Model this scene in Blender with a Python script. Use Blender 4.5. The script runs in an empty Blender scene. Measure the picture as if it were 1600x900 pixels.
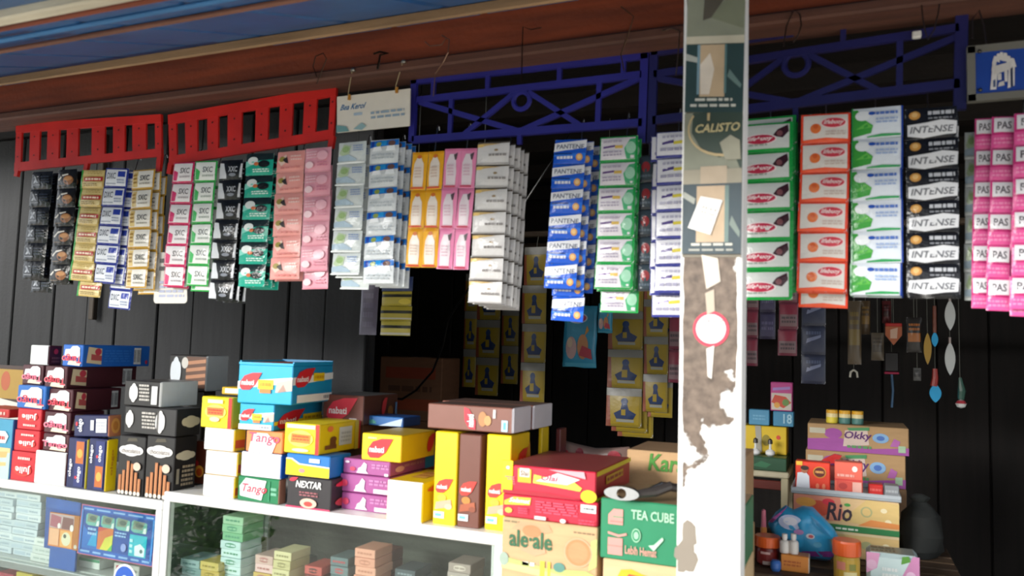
import bpy, bmesh, math, random
from mathutils import Vector, Matrix

C = bpy.context.scene.collection
random.seed(7)

# ------------------------------------------------------------------ camera, sky, exposure
CAM = (0.0, -1.69, 1.45)
FPX = 1244.0                      # focal length in pixels of a 1600 x 900 frame
YAW, PITCH, ROLL = math.radians(22.9), math.radians(4.37), 0.03
_cy, _sy, _cp, _sp, _cr, _sr = math.cos(YAW), math.sin(YAW), math.cos(PITCH), math.sin(PITCH), math.cos(ROLL), math.sin(ROLL)
FW = Vector((-_sy * _cp, _cy * _cp, _sp))
_R0 = Vector((_cy, _sy, 0.0)); _U0 = Vector((_sy * _sp, -_cy * _sp, _cp))
RT = _R0 * _cr + _U0 * _sr
UP = _U0 * _cr - _R0 * _sr
cam_data = bpy.data.cameras.new('camera')
cam_data.sensor_width = 36.0
cam_data.lens = 36.0 * FPX / 1600.0
cam_data.clip_start = 0.05
cam_data.dof.use_dof = True; cam_data.dof.focus_distance = 6.0; cam_data.dof.aperture_fstop = 5.6
cam = bpy.data.objects.new('camera', cam_data)
cam.matrix_world = Matrix(((RT.x, UP.x, -FW.x, CAM[0]), (RT.y, UP.y, -FW.y, CAM[1]), (RT.z, UP.z, -FW.z, CAM[2]), (0, 0, 0, 1)))
C.objects.link(cam)
bpy.context.scene.camera = cam

world = bpy.data.worlds.new('overcast_sky'); bpy.context.scene.world = world
world.use_nodes = True
_nt = world.node_tree; _nt.nodes.clear()
_out = _nt.nodes.new('ShaderNodeOutputWorld'); _bg = _nt.nodes.new('ShaderNodeBackground')
_tc = _nt.nodes.new('ShaderNodeTexCoord'); _sep = _nt.nodes.new('ShaderNodeSeparateXYZ'); _rmp = _nt.nodes.new('ShaderNodeValToRGB')
_rmp.color_ramp.elements[0].position = 0.0; _rmp.color_ramp.elements[0].color = (0.80, 0.86, 0.92, 1)
_rmp.color_ramp.elements[1].position = 0.9; _rmp.color_ramp.elements[1].color = (1.0, 1.0, 1.0, 1)
_nt.links.new(_tc.outputs['Generated'], _sep.inputs[0]); _nt.links.new(_sep.outputs['Z'], _rmp.inputs[0])
_nt.links.new(_rmp.outputs[0], _bg.inputs[0]); _nt.links.new(_bg.outputs[0], _out.inputs[0])
_bg.inputs[1].default_value = 0.85                      # sky strength

_sun = bpy.data.lights.new('hazy_sun', 'SUN'); _sun.energy = 2.3; _sun.angle = math.radians(24); _sun.color = (1.0, 0.97, 0.92)
sun = bpy.data.objects.new('hazy_sun', _sun); C.objects.link(sun)
sun.rotation_euler = Vector((0.45, 0.85, -0.22)).to_track_quat('-Z', 'Y').to_euler()

vs = bpy.context.scene.view_settings
vs.view_transform = 'Standard'; vs.look = 'None'; vs.gamma = 1.0; vs.use_curve_mapping = False
vs.exposure = 1.48

# ------------------------------------------------------------------ layout helpers (survey of the shop front)
def ray(px, py):
    return FW + RT * ((px - 800) / FPX) + UP * ((450 - py) / FPX)
def onY(px, py, Y):
    d = ray(px, py); t = (Y - CAM[1]) / d.y
    return Vector((d.x * t + CAM[0], Y, d.z * t + CAM[2]))
def onZ(px, py, Z):
    d = ray(px, py); t = (Z - CAM[2]) / d.z
    return Vector((d.x * t + CAM[0], d.y * t + CAM[1], Z))

# ------------------------------------------------------------------ materials
def lin(h):
    if not isinstance(h, str): return h
    v = [int(h[i:i + 2], 16) / 255 for i in (1, 3, 5)]
    return tuple(x / 12.92 if x <= .04045 else ((x + .055) / 1.055) ** 2.4 for x in v)

def finish(name, rough, bump=0.0, bscale=60, grain=0.0, gscale=(8, 8, 8), metal=0.0, spec=0.5, coat=0.0):
    """surface finish; the hue comes from the mesh attribute Col, grain varies it"""
    m = bpy.data.materials.new(name); m.use_nodes = True
    nt = m.node_tree; b = nt.nodes['Principled BSDF']
    at = nt.nodes.new('ShaderNodeAttribute'); at.attribute_name = 'Col'
    tc = nt.nodes.new('ShaderNodeTexCoord')
    col = at.outputs['Color']
    if grain:
        mp = nt.nodes.new('ShaderNodeMapping'); mp.inputs['Scale'].default_value = gscale
        nz = nt.nodes.new('ShaderNodeTexNoise'); nz.inputs['Scale'].default_value = 1.0; nz.inputs['Detail'].default_value = 6
        nt.links.new(tc.outputs['Object'], mp.inputs[0]); nt.links.new(mp.outputs[0], nz.inputs['Vector'])
        rp = nt.nodes.new('ShaderNodeValToRGB')
        rp.color_ramp.elements[0].position = .32; rp.color_ramp.elements[1].position = .68
        lo = 1 - grain
        rp.color_ramp.elements[0].color = (lo, lo, lo, 1); rp.color_ramp.elements[1].color = (1, 1, 1, 1)
        mx = nt.nodes.new('ShaderNodeMix'); mx.data_type = 'RGBA'; mx.blend_type = 'MULTIPLY'; mx.inputs[0].default_value = 1
        nt.links.new(nz.outputs['Fac'], rp.inputs[0]); nt.links.new(col, mx.inputs[6]); nt.links.new(rp.outputs[0], mx.inputs[7])
        col = mx.outputs[2]
    nt.links.new(col, b.inputs['Base Color'])
    b.inputs['Roughness'].default_value = rough; b.inputs['Metallic'].default_value = metal
    b.inputs['Specular IOR Level'].default_value = spec; b.inputs['Coat Weight'].default_value = coat
    b.inputs['Coat Roughness'].default_value = .12
    if bump:
        nb = nt.nodes.new('ShaderNodeTexNoise'); nb.inputs['Scale'].default_value = bscale; nb.inputs['Detail'].default_value = 3
        bp = nt.nodes.new('ShaderNodeBump'); bp.inputs['Strength'].default_value = bump; bp.inputs['Distance'].default_value = .004
        nt.links.new(tc.outputs['Object'], nb.inputs['Vector']); nt.links.new(nb.outputs['Fac'], bp.inputs['Height'])
        nt.links.new(bp.outputs[0], b.inputs['Normal'])
    return m

M = {}
M['card'] = finish('printed_card', .42, .05, 40, .05, (30, 30, 30))
M['kraft'] = finish('kraft_cardboard', .8, .15, 120, .12, (14, 14, 60))
M['foil'] = finish('printed_foil', .22, .6, 55, 0, spec=.4)
M['film'] = finish('soft_film', .33, .5, 28, 0)
M['paint'] = finish('gloss_paint', .4, .12, 30, .25, (9, 9, 9))
M['wood'] = finish('weathered_timber', .72, .35, 70, .45, (3, 40, 40))
M['woodv'] = finish('upright_timber', .75, .35, 70, .45, (34, 34, 2.5))
M['matte'] = finish('matte_surface', .85, .2, 40, .2, (5, 5, 5))
M['plastic'] = finish('moulded_plastic', .3, 0, 1, 0)
M['steel'] = finish('brushed_steel', .28, .05, 90, .1, (60, 60, 6), metal=1.0)
M['alu'] = finish('painted_aluminium', .38, .04, 60, .06, (6, 6, 6))
M['poster'] = finish('worn_paper', .5, .15, 40, .28, (11, 11, 11))

def glass(name, tint=(1, 1, 1)):
    m = bpy.data.materials.new(name); m.use_nodes = True
    nt = m.node_tree; nt.nodes.clear()
    o = nt.nodes.new('ShaderNodeOutputMaterial'); mx = nt.nodes.new('ShaderNodeMixShader')
    t = nt.nodes.new('ShaderNodeBsdfTransparent'); g = nt.nodes.new('ShaderNodeBsdfGlossy'); f = nt.nodes.new('ShaderNodeFresnel')
    t.inputs[0].default_value = (*tint, 1); g.inputs['Roughness'].default_value = .01; 
    ge = nt.nodes.new('ShaderNodeNewGeometry'); mr = nt.nodes.new('ShaderNodeMapRange'); mr.inputs[3].default_value = 1.5; mr.inputs[4].default_value = 1 / 1.5
    nt.links.new(ge.outputs['Backfacing'], mr.inputs[0]); nt.links.new(mr.outputs[0], f.inputs[0])
    nt.links.new(f.outputs[0], mx.inputs[0]); nt.links.new(t.outputs[0], mx.inputs[1]); nt.links.new(g.outputs[0], mx.inputs[2])
    nt.links.new(mx.outputs[0], o.inputs[0])
    return m
M['glass'] = glass('clear_pane', (.93, .97, .95))

# ------------------------------------------------------------------ mesh builder
_text = {}
def text_tris(s):
    if s not in _text:
        cu = bpy.data.curves.new('lettering', 'FONT'); cu.body = s; cu.resolution_u = 2; cu.offset = 0.022
        o = bpy.data.objects.new('lettering', cu)
        me = o.to_mesh(); me.calc_loop_triangles()
        vs_ = [(v.co.x, v.co.y) for v in me.vertices]; ts = [tuple(t.vertices) for t in me.loop_triangles]
        o.to_mesh_clear(); bpy.data.objects.remove(o); bpy.data.curves.remove(cu)
        x0 = min(v[0] for v in vs_); x1 = max(v[0] for v in vs_); y0 = min(v[1] for v in vs_); y1 = max(v[1] for v in vs_)
        _text[s] = ([((x - x0) / (x1 - x0), (y - y0) / (y1 - y0)) for x, y in vs_], ts)
    return _text[s]

# flat print: R rectangle, E ellipse, P convex polygon, T lettering, S rows of small illegible print
def R(x0, y0, x1, y1, c): return ('p', [(x0, y0), (x1, y0), (x1, y1), (x0, y1)], c)
def E(cx, cy, rx, ry, c, n=18): return ('p', [(cx + rx * math.cos(2 * math.pi * i / n), cy + ry * math.sin(2 * math.pi * i / n)) for i in range(n)], c)
def P(pts, c): return ('p', pts, c)
def T(s, x0, y0, x1, y1, c, flip=False, shear=0.0, vert=False): return ('t', s, x0, y0, x1, y1, c, flip, shear, vert)
def S(x0, y0, x1, y1, rows, c, seed=1):
    r = random.Random(seed); out = []
    rh = (y1 - y0) / rows
    for i in range(rows):
        x = x0; yb = y0 + i * rh + rh * .22
        while x < x1 - .02 * (x1 - x0):
            w = (x1 - x0) * r.uniform(.10, .28); xe = min(x + w, x1)
            out.append(R(x, yb, xe, yb + rh * .55, c)); x = xe + (x1 - x0) * .045
    return out
def LEAF(x0, y0, x1, y1, c):
    w, h = x1 - x0, y1 - y0
    return P([(x0, y0 + .18 * h), (x0 + .12 * w, y0), (x0 + .45 * w, y0 + .02 * h), (x0 + .72 * w, y0 + .3 * h), (x1, y1), (x0 + .55 * w, y0 + .97 * h), (x0 + .2 * w, y0 + .8 * h), (x0 + .02 * w, y0 + .45 * h)], c)
def ARC(cx, cy, rx, ry, a0, a1, th, c, n=12):
    q = [(math.radians(a0 + (a1 - a0) * i / n)) for i in range(n + 1)]
    return [P([(cx + rx * math.cos(a), cy + ry * math.sin(a)), (cx + rx * math.cos(b), cy + ry * math.sin(b)), (cx + (rx - th) * math.cos(b), cy + (ry - th * .6) * math.sin(b)), (cx + (rx - th) * math.cos(a), cy + (ry - th * .6) * math.sin(a))], c) for a, b in zip(q, q[1:])]
def flat(items):
    out = []
    for it in items:
        if isinstance(it, list): out += flat(it)
        else: out.append(it)
    return out
def polys(it):
    """one print item as convex polygons in face units"""
    if it[0] == 'p': return [it[1]], it[2]
    _, s, x0, y0, x1, y1, c, flip, shear, vert = it
    vs_, ts = text_tris(s); q = []
    for x, y in vs_:
        if flip: x, y = 1 - x, 1 - y
        if vert: x, y = 1 - y, x
        q.append((x0 + (x + shear * (y - .5)) * (x1 - x0), y0 + y * (y1 - y0)))
    return [[q[i] for i in t] for t in ts], c
def split(poly, ax, val):
    """cut one convex polygon at a grid line"""
    lo, hi = [], []
    n = len(poly)
    for i in range(n):
        a, b = poly[i], poly[(i + 1) % n]
        da, db = a[ax] - val, b[ax] - val
        if da <= 0: lo.append(a)
        if da >= 0: hi.append(a)
        if da * db < 0:
            t = da / (da - db); p = (a[0] + t * (b[0] - a[0]), a[1] + t * (b[1] - a[1])); lo.append(p); hi.append(p)
    return [p for p in (lo, hi) if len(p) >= 3]

class MB:
    def __init__(s): s.v = []; s.f = []; s.c = []
    def add(s, vs_, fs, c):
        k = len(s.v); s.v += [tuple(v) for v in vs_]; c = lin(c)
        for f in fs: s.f.append(tuple(k + i for i in f)); s.c.append(c)
    def box(s, x0, y0, z0, x1, y1, z1, c, face=None, bev=0.0):
        """box with chamfered upright and level edges when bev > 0; face maps F R L B T D to colours"""
        face = face or {}
        b = min(bev, (x1 - x0) / 3, (y1 - y0) / 3, (z1 - z0) / 3)
        if b <= 0:
            vs_ = [(x0, y0, z0), (x1, y0, z0), (x1, y1, z0), (x0, y1, z0), (x0, y0, z1), (x1, y0, z1), (x1, y1, z1), (x0, y1, z1)]
            for k, f in zip('DTFRBL', [(3, 2, 1, 0), (4, 5, 6, 7), (0, 1, 5, 4), (1, 2, 6, 5), (2, 3, 7, 6), (3, 0, 4, 7)]):
                s.add([vs_[i] for i in f], [(0, 1, 2, 3)], face.get(k, c))
            return
        X, Y, Z = (x0, x1), (y0, y1), (z0, z1); e = (b, -b)
        def cv(i, j, k, ax):
            p = [X[i] + e[i], Y[j] + e[j], Z[k] + e[k]]; p[ax] = (X[i], Y[j], Z[k])[ax]; return tuple(p)
        def quad(ps, k, cc):
            s.add(ps, [tuple(range(len(ps)))], cc)
        for ax, key in ((1, 'FB'), (0, 'LR'), (2, 'DT')):
            for side in (0, 1):
                ps = []
                for a, bb in ((0, 0), (1, 0), (1, 1), (0, 1)):
                    idx = [0, 0, 0]; idx[ax] = side; o = [q for q in range(3) if q != ax]; idx[o[0]] = a; idx[o[1]] = bb
                    ps.append(cv(*idx, ax))
                if (ax == 1) == bool(side): ps.reverse()
                quad(ps, key[side], face.get(key[side], c))
        def ed(i, j, k, a1, a2): return cv(i, j, k, a1), cv(i, j, k, a2)
        for a1, a2, run in ((0, 1, 2), (0, 2, 1), (1, 2, 0)):
            for p in (0, 1):
                for q in (0, 1):
                    A = [0, 0, 0]; A[a1] = p; A[a2] = q; B = list(A); B[run] = 1
                    a, b2 = ed(*A, a1, a2); c1, d1 = ed(*B, a1, a2)
                    key = {(0, 0): 'L', (0, 1): 'R', (1, 0): 'F', (1, 1): 'B'}.get((a1, p), 'T')
                    quad([a, b2, d1, c1], key, face.get(key, c))
        for i in (0, 1):
            for j in (0, 1):
                for k in (0, 1):
                    quad([cv(i, j, k, 0), cv(i, j, k, 1), cv(i, j, k, 2)], 'T', face.get('F' if j == 0 else 'B', c))
    def bar(s, p, q, w, t, c, up=(0, 1, 0)):
        """straight bar from p to q, w wide across, t thick along up"""
        p, q = Vector(p), Vector(q); d = (q - p).normalized(); u = Vector(up); sd = d.cross(u)
        if sd.length < 1e-4: u = Vector((1, 0, 0)); sd = d.cross(u)
        sd.normalize(); u = sd.cross(d).normalized(); a = sd * w / 2; b = u * t / 2
        vs_ = [p - a - b, p + a - b, p + a + b, p - a + b, q - a - b, q + a - b, q + a + b, q - a + b]
        s.add(vs_, [(0, 1, 2, 3), (7, 6, 5, 4), (0, 4, 5, 1), (1, 5, 6, 2), (2, 6, 7, 3), (3, 7, 4, 0)], c)
    def tube(s, pts, r, c, n=8, closed=False):
        pts = [Vector(p) for p in pts]; rs = r if isinstance(r, (list, tuple)) else [r] * len(pts)
        vs_ = []; fs = []; prev = None
        m = len(pts)
        for i, p in enumerate(pts):
            d = (pts[(i + 1) % m] - pts[i - 1]) if closed or 0 < i < m - 1 else (pts[1] - pts[0] if i == 0 else pts[-1] - pts[-2])
            d.normalize()
            u = prev if prev is not None else (Vector((0, 0, 1)) if abs(d.z) < .9 else Vector((1, 0, 0)))
            u = (u - d * u.dot(d)).normalized(); prev = u; w = d.cross(u)
            for k in range(n):
                a = 2 * math.pi * k / n; vs_.append(p + (u * math.cos(a) + w * math.sin(a)) * rs[i])
        for i in range(m if closed else m - 1):
            j = (i + 1) % m
            for k in range(n): fs.append((i * n + k, i * n + (k + 1) % n, j * n + (k + 1) % n, j * n + k))
        if not closed: fs += [tuple(reversed(range(n))), tuple(range((m - 1) * n, m * n))]
        s.add(vs_, fs, c)
    def lathe(s, prof, c, n=24, o=(0, 0, 0)):
        """profile of (radius, height) about an upright axis; c is a colour or a list of one per ring"""
        m = len(prof); vs_ = [(o[0] + r * math.cos(2 * math.pi * k / n), o[1] + r * math.sin(2 * math.pi * k / n), o[2] + z) for r, z in prof for k in range(n)]
        for i in range(m - 1):
            cc = c[i] if isinstance(c, list) else c
            s.add([vs_[i * n + k] for k in range(n)] + [vs_[(i + 1) * n + k] for k in range(n)], [(k, (k + 1) % n, n + (k + 1) % n, n + k) for k in range(n)], cc)
        c0 = c[0] if isinstance(c, list) else c; c1 = c[-1] if isinstance(c, list) else c
        if prof[0][0] > 1e-5: s.add(vs_[:n], [tuple(reversed(range(n)))], c0)
        if prof[-1][0] > 1e-5: s.add(vs_[-n:], [tuple(range(n))], c1)
    def prism(s, pts, y0, y1, c):
        """outline in x, z pushed from y0 to y1"""
        n = len(pts)
        s.add([(x, y0, z) for x, z in pts] + [(x, y1, z) for x, z in pts], [tuple(range(n)), tuple(reversed(range(n, 2 * n)))] + [(i, n + i, n + (i + 1) % n, (i + 1) % n) for i in range(n)], c)
    def art(s, items, o, U, V, lift=.0004, step=.00016):
        o, U, V = Vector(o), Vector(U), Vector(V); n = U.cross(V).normalized()
        for k, it in enumerate(flat(items)):
            ps, c = polys(it); off = n * (lift + step * k); vs_ = []; fs = []; seen = {}
            for p in ps:
                f = []
                for q in p:
                    key = (round(q[0], 4), round(q[1], 4))
                    if key not in seen: seen[key] = len(vs_); vs_.append(o + U * q[0] + V * q[1] + off)
                    f.append(seen[key])
                fs.append(f)
            s.add(vs_, fs, c)
    def mesh(s, name, smooth=False):
        me = bpy.data.meshes.new(name); me.from_pydata(s.v, [], s.f)
        ca = me.color_attributes.new('Col', 'FLOAT_COLOR', 'CORNER'); buf = []
        for f, c in zip(s.f, s.c): buf += [c[0], c[1], c[2], 1.0] * len(f)
        ca.data.foreach_set('color', buf)
        if smooth: me.polygons.foreach_set('use_smooth', [True] * len(me.polygons))
        me.update(); return me
    def build(s, name, m, parent=None, loc=(0, 0, 0), rot=(0, 0, 0), smooth=False, **kw):
        return put(name, s.mesh(name, smooth), m, parent, loc, rot, **kw)

def put(name, me, m, parent=None, loc=(0, 0, 0), rot=(0, 0, 0), **kw):
    if m is not None and not me.materials: me.materials.append(M[m] if isinstance(m, str) else m)
    o = bpy.data.objects.new(name, me); C.objects.link(o); o.location = loc; o.rotation_euler = rot
    if parent: o.parent = parent
    for k, v in kw.items():
        if v: o[k] = v
    return o
def thing(name, label, cat, loc=(0, 0, 0), rot=(0, 0, 0), group=None):
    o = bpy.data.objects.new(name, None); C.objects.link(o); o.location = loc; o.rotation_euler = rot
    o['label'] = label; o['category'] = cat
    if group: o['group'] = group
    return o
def struct(name, mb, m, **kw): return mb.build(name, m, kind='structure', **kw)

# ================================================================== the setting
g = MB(); g.box(-14, -14, -.12, 14, -.3, -.02, '#c9c3b8'); struct('ground_outside', g, 'matte')
g = MB(); g.box(-5, -.3, -.12, 3, 3, 0.0, '#4a443e'); struct('floor', g, 'matte')
g = MB(); g.box(-4.2, .08, 2.36, 1.8, 2.8, 2.42, '#1a130f')
ceil = struct('ceiling', g, 'wood')
for i in range(5):
    b = MB(); b.box(-4.2, .42 + .5 * i, 2.29, 1.8, .49 + .5 * i, 2.36, '#1f1611'); b.build('ceiling_joist', 'wood', ceil)

# back walls: grey planks behind the left counter, dark boards deep inside
WX = -1.60
wl = MB(); wl.box(-5.0, .78, 0, WX, .82, 2.36, '#2e2e30'); wall_planks = struct('wall_left', wl, 'woodv')
x = -4.98; k = 0
while x < WX - .05:
    w = min((.235, .19, .26, .21, .17)[k % 5], WX - x); p = MB()
    p.box(x + .003, .757 + .003 * (k % 3), .02, x + w - .003, .78, 2.35, ('#272729', '#222224', '#2a2a2c')[k % 3], bev=.004)
    p.build('plank', 'woodv', wall_planks); x += w; k += 1
w2 = MB(); w2.box(-2.94, .82, 0, -2.9, 2.8, 2.36, '#1f1915'); struct('wall_side', w2, 'woodv')
w3 = MB(); w3.box(-2.9, 2.70, 0, 1.8, 2.74, 2.36, '#1e1714'); wall_back = struct('wall_back', w3, 'woodv')
x = -2.9; k = 0
while x < 1.78:
    w = min((.22, .2, .24)[k % 3], 1.8 - x); p = MB()
    p.box(x + .003, 2.677 + .003 * (k % 2), .02, x + w - .003, 2.70, 2.35, ('#1d1613', '#191310', '#211a15')[k % 3], bev=.004)
    p.build('plank', 'woodv', wall_back); x += w; k += 1
w4 = MB(); w4.box(1.76, .0, 0, 1.80, 2.74, 2.36, '#2c2420'); struct('wall_right', w4, 'woodv')

# eave: blue painted sheets on timber battens, sloping down towards the street
def eave_z(Y): return 2.178 + (Y + .22) * .330
ev = MB(); ev.box(-3.3, -.06, 2.262, 1.5, .10, 2.30, '#3b2a20'); eave = struct('eave', ev, 'wood')
for i in range(5):
    x0 = -3.35 + i * .97; s_ = MB(); lift = .004 * (i % 2); n = 12
    for j in range(n):
        xa = x0 + (j + .0) / n * .985; xb = x0 + (j + 1.0) / n * .985; r = .006 if j % 3 == 1 else 0
        Y0, Y1 = -.98, .09; xm = (xa + xb) / 2
        a = [(xa, 0), (xm - .012, 0), (xm, r), (xm + .012, 0), (xb, 0)]
        for (ua, ra), (ub, rb) in zip(a, a[1:]):
            z = lambda Y, r_: eave_z(Y) + lift + r_
            q = [(ua, Y0, z(Y0, ra)), (ub, Y0, z(Y0, rb)), (ub, Y1, z(Y1, rb)), (ua, Y1, z(Y1, ra))]
            t = [(u, Y, zz + .003) for u, Y, zz in q]
            s_.add(q, [(3, 2, 1, 0)], '#235a94' if i % 2 else '#285f98'); s_.add(t, [(0, 1, 2, 3)], '#8c9296')
    s_.build('roof_sheet', 'paint', eave)
def batten(Y, h, d, c, x0=-3.3, x1=1.5, drop=0.0):
    z1 = eave_z(Y) - .001 - drop; b = MB(); b.box(x0, Y - d / 2, z1 - h, x1, Y + d / 2, z1, c, bev=.003); return b.build('batten', 'wood', eave)
batten(-.22, .024, .010, '#a5825c'); batten(-.60, .010, .010, '#8a5a46'); batten(-.79, .010, .010, '#9a4a2a')
batten(-.69, .006, .012, '#3f7fb8')
zc = onY(100, 25, -.86).z
b = MB(); b.box(-3.4, -.885, zc, 1.5, -.862, zc + .055, '#d9d0b8', bev=.003); b.build('fascia_board', 'wood', eave)
for x_, s_ in ((-1.62, .03), (-1.75, -.02)):
    b = MB(); b.bar((x_, -.855, zc + .02), (x_ + s_, -.84, zc - .02), .006, .003, '#d6c9a4'); b.build('torn_strip', 'matte', eave)

# header beam with its lower ledge
hb = MB(); hb.box(-3.2, -.03, 2.147, 1.5, .06, 2.262, '#8a3c1a', bev=.004)
beam = struct('header_beam', hb, 'wood')
lb = MB(); lb.box(-3.2, -.05, 2.122, 1.5, .06, 2.147, '#603a2b', bev=.005); lb.build('ledge', 'wood', beam)

# ------------------------------------------------------------------ painted grilles that carry the goods
def bars(name, label, group, lines, ring, c, Y=.03, extra=None, cat='grille'):
    t = thing(name, label, cat, onY(*ring[:2], Y) if ring else onY(*lines[0][1], Y), group=group)
    inv = -Vector(t.location)
    for nm, p, q, w in lines:
        a, b_ = onY(*p, Y) + inv, onY(*q, Y) + inv; m = MB(); th = .012 if w > .013 else .009
        m.bar(a, b_, w, th, c); m.build(nm, 'paint', t)
    if ring:
        px, py, r = ring; m = MB(); m.tube([(r * math.cos(2 * math.pi * i / 20), 0, r * math.sin(2 * math.pi * i / 20)) for i in range(20)], .0065, c, 6, closed=True)
        m.build('scroll_ring', 'paint', t)
    return t
BL = '#2b2a86'
bars('blue_grille', 'blue painted grille with crossed bars and a ring, left of the pillar', 'blue grilles under the beam', [
    ('rail', (644, 126), (1013, 85), .021), ('post', (648, 124), (644, 222), .016), ('post', (1008, 84), (1003, 224), .018),
    ('rail', (652, 157), (1003, 117), .016), ('rail', (645, 219), (1004, 192), .018),
    ('strut', (678, 123), (677, 153), .011), ('strut', (763, 116), (762, 143), .011), ('strut', (875, 103), (874, 131), .011), ('strut', (975, 92), (974, 120), .011),
    ('strut', (706, 152), (703, 213), .011), ('strut', (937, 126), (934, 196), .012),
    ('diagonal_bar', (656, 160), (810, 205), .013), ('diagonal_bar', (1000, 122), (816, 204), .013),
    ('diagonal_bar', (722, 213), (806, 144), .012), ('diagonal_bar', (826, 144), (908, 197), .012), ('strut', (812, 205), (812, 226), .011)],
    (815, 157, .021), BL)
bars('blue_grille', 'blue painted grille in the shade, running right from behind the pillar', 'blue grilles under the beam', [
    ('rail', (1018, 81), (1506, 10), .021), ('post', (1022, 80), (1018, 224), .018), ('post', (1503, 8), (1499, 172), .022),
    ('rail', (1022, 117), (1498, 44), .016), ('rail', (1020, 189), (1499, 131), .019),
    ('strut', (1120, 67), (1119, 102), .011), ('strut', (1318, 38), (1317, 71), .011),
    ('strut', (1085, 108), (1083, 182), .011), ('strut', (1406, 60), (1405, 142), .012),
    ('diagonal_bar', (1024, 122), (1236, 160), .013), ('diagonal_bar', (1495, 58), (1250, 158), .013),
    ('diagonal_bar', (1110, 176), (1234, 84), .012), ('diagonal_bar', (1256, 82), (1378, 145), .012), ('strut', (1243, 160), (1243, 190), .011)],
    (1244, 100, .024), '#1d1d58')  # same blue paint as the left grille, darkened: shade put into the colour

def red_rack(label, TL, TR, BRt, BLt, slots, legs):
    Y = .02; c = '#d2261f'; t = thing('red_rack', label, 'rack', onY(*TL, Y), group='red slotted racks under the beam'); inv = -Vector(t.location)
    def at(u, v):
        x_ = TL[0] + (TR[0] - TL[0]) * u + ((BLt[0] - TL[0]) * (1 - u) + (BRt[0] - TR[0]) * u) * v
        y_ = (TL[1] * (1 - u) + TR[1] * u) * (1 - v) + (BLt[1] * (1 - u) + BRt[1] * u) * v
        return onY(x_, y_, Y) + inv
    def panel(nm, u0, v0, u1, v1, th=.006):
        a = [at(u0, v0), at(u1, v0), at(u1, v1), at(u0, v1)]; m = MB()
        f = [p + Vector((0, -th / 2, 0)) for p in a]; k_ = [p + Vector((0, th / 2, 0)) for p in a]
        m.add(f + k_, [(3, 2, 1, 0), (4, 5, 6, 7), (0, 1, 5, 4), (1, 2, 6, 5), (2, 3, 7, 6), (3, 0, 4, 7)], c); return m
    panel('rail', 0, 0, 1, .19, .009).build('rail', 'paint', t); panel('rail', 0, .82, 1, 1, .009).build('rail', 'paint', t)
    W = TR[0] - TL[0]; xs = [TL[0]] + [v for s in slots for v in s] + [TR[0]]
    for i in range(0, len(xs), 2):
        u0, u1 = (xs[i] - TL[0]) / W, (xs[i + 1] - TL[0]) / W
        m = panel('slat', u0, .17, u1, .84)
        for vv in (.3, .7):
            o = at((u0 + u1) / 2, vv);
            n_ = 8; ring_ = [o + Vector((.003 * math.cos(6.283 * q / n_), -.0042, .003 * math.sin(6.283 * q / n_))) for q in range(n_)]
            m.add(ring_, [tuple(range(n_))], '#4a0e0c')
        m.build('slat', 'paint', t)
    for (x_, y0, y1) in legs:
        m = MB(); m.bar(onY(x_, y0, Y) + inv, onY(x_ - 3, y1, Y) + inv, .016, .01, c); m.build('leg', 'paint', t)
    return t
red_rack('red slotted rack hanging at the far left end of the beam', (27, 194), (253, 179), (254, 244), (24, 268),
         [(36, 49), (64, 76), (94, 106), (124, 145), (165, 178), (196, 208), (229, 243)], [(29, 262, 276), (137, 254, 270), (251, 240, 268)])
red_rack('red slotted rack hanging beside the white card sign', (264, 180), (527, 134), (522, 217), (266, 259),
         [(276, 290), (309, 325), (342, 357), (379, 401), (421, 439), (459, 477), (497, 518)], [(268, 255, 272), (520, 213, 232)])

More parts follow.
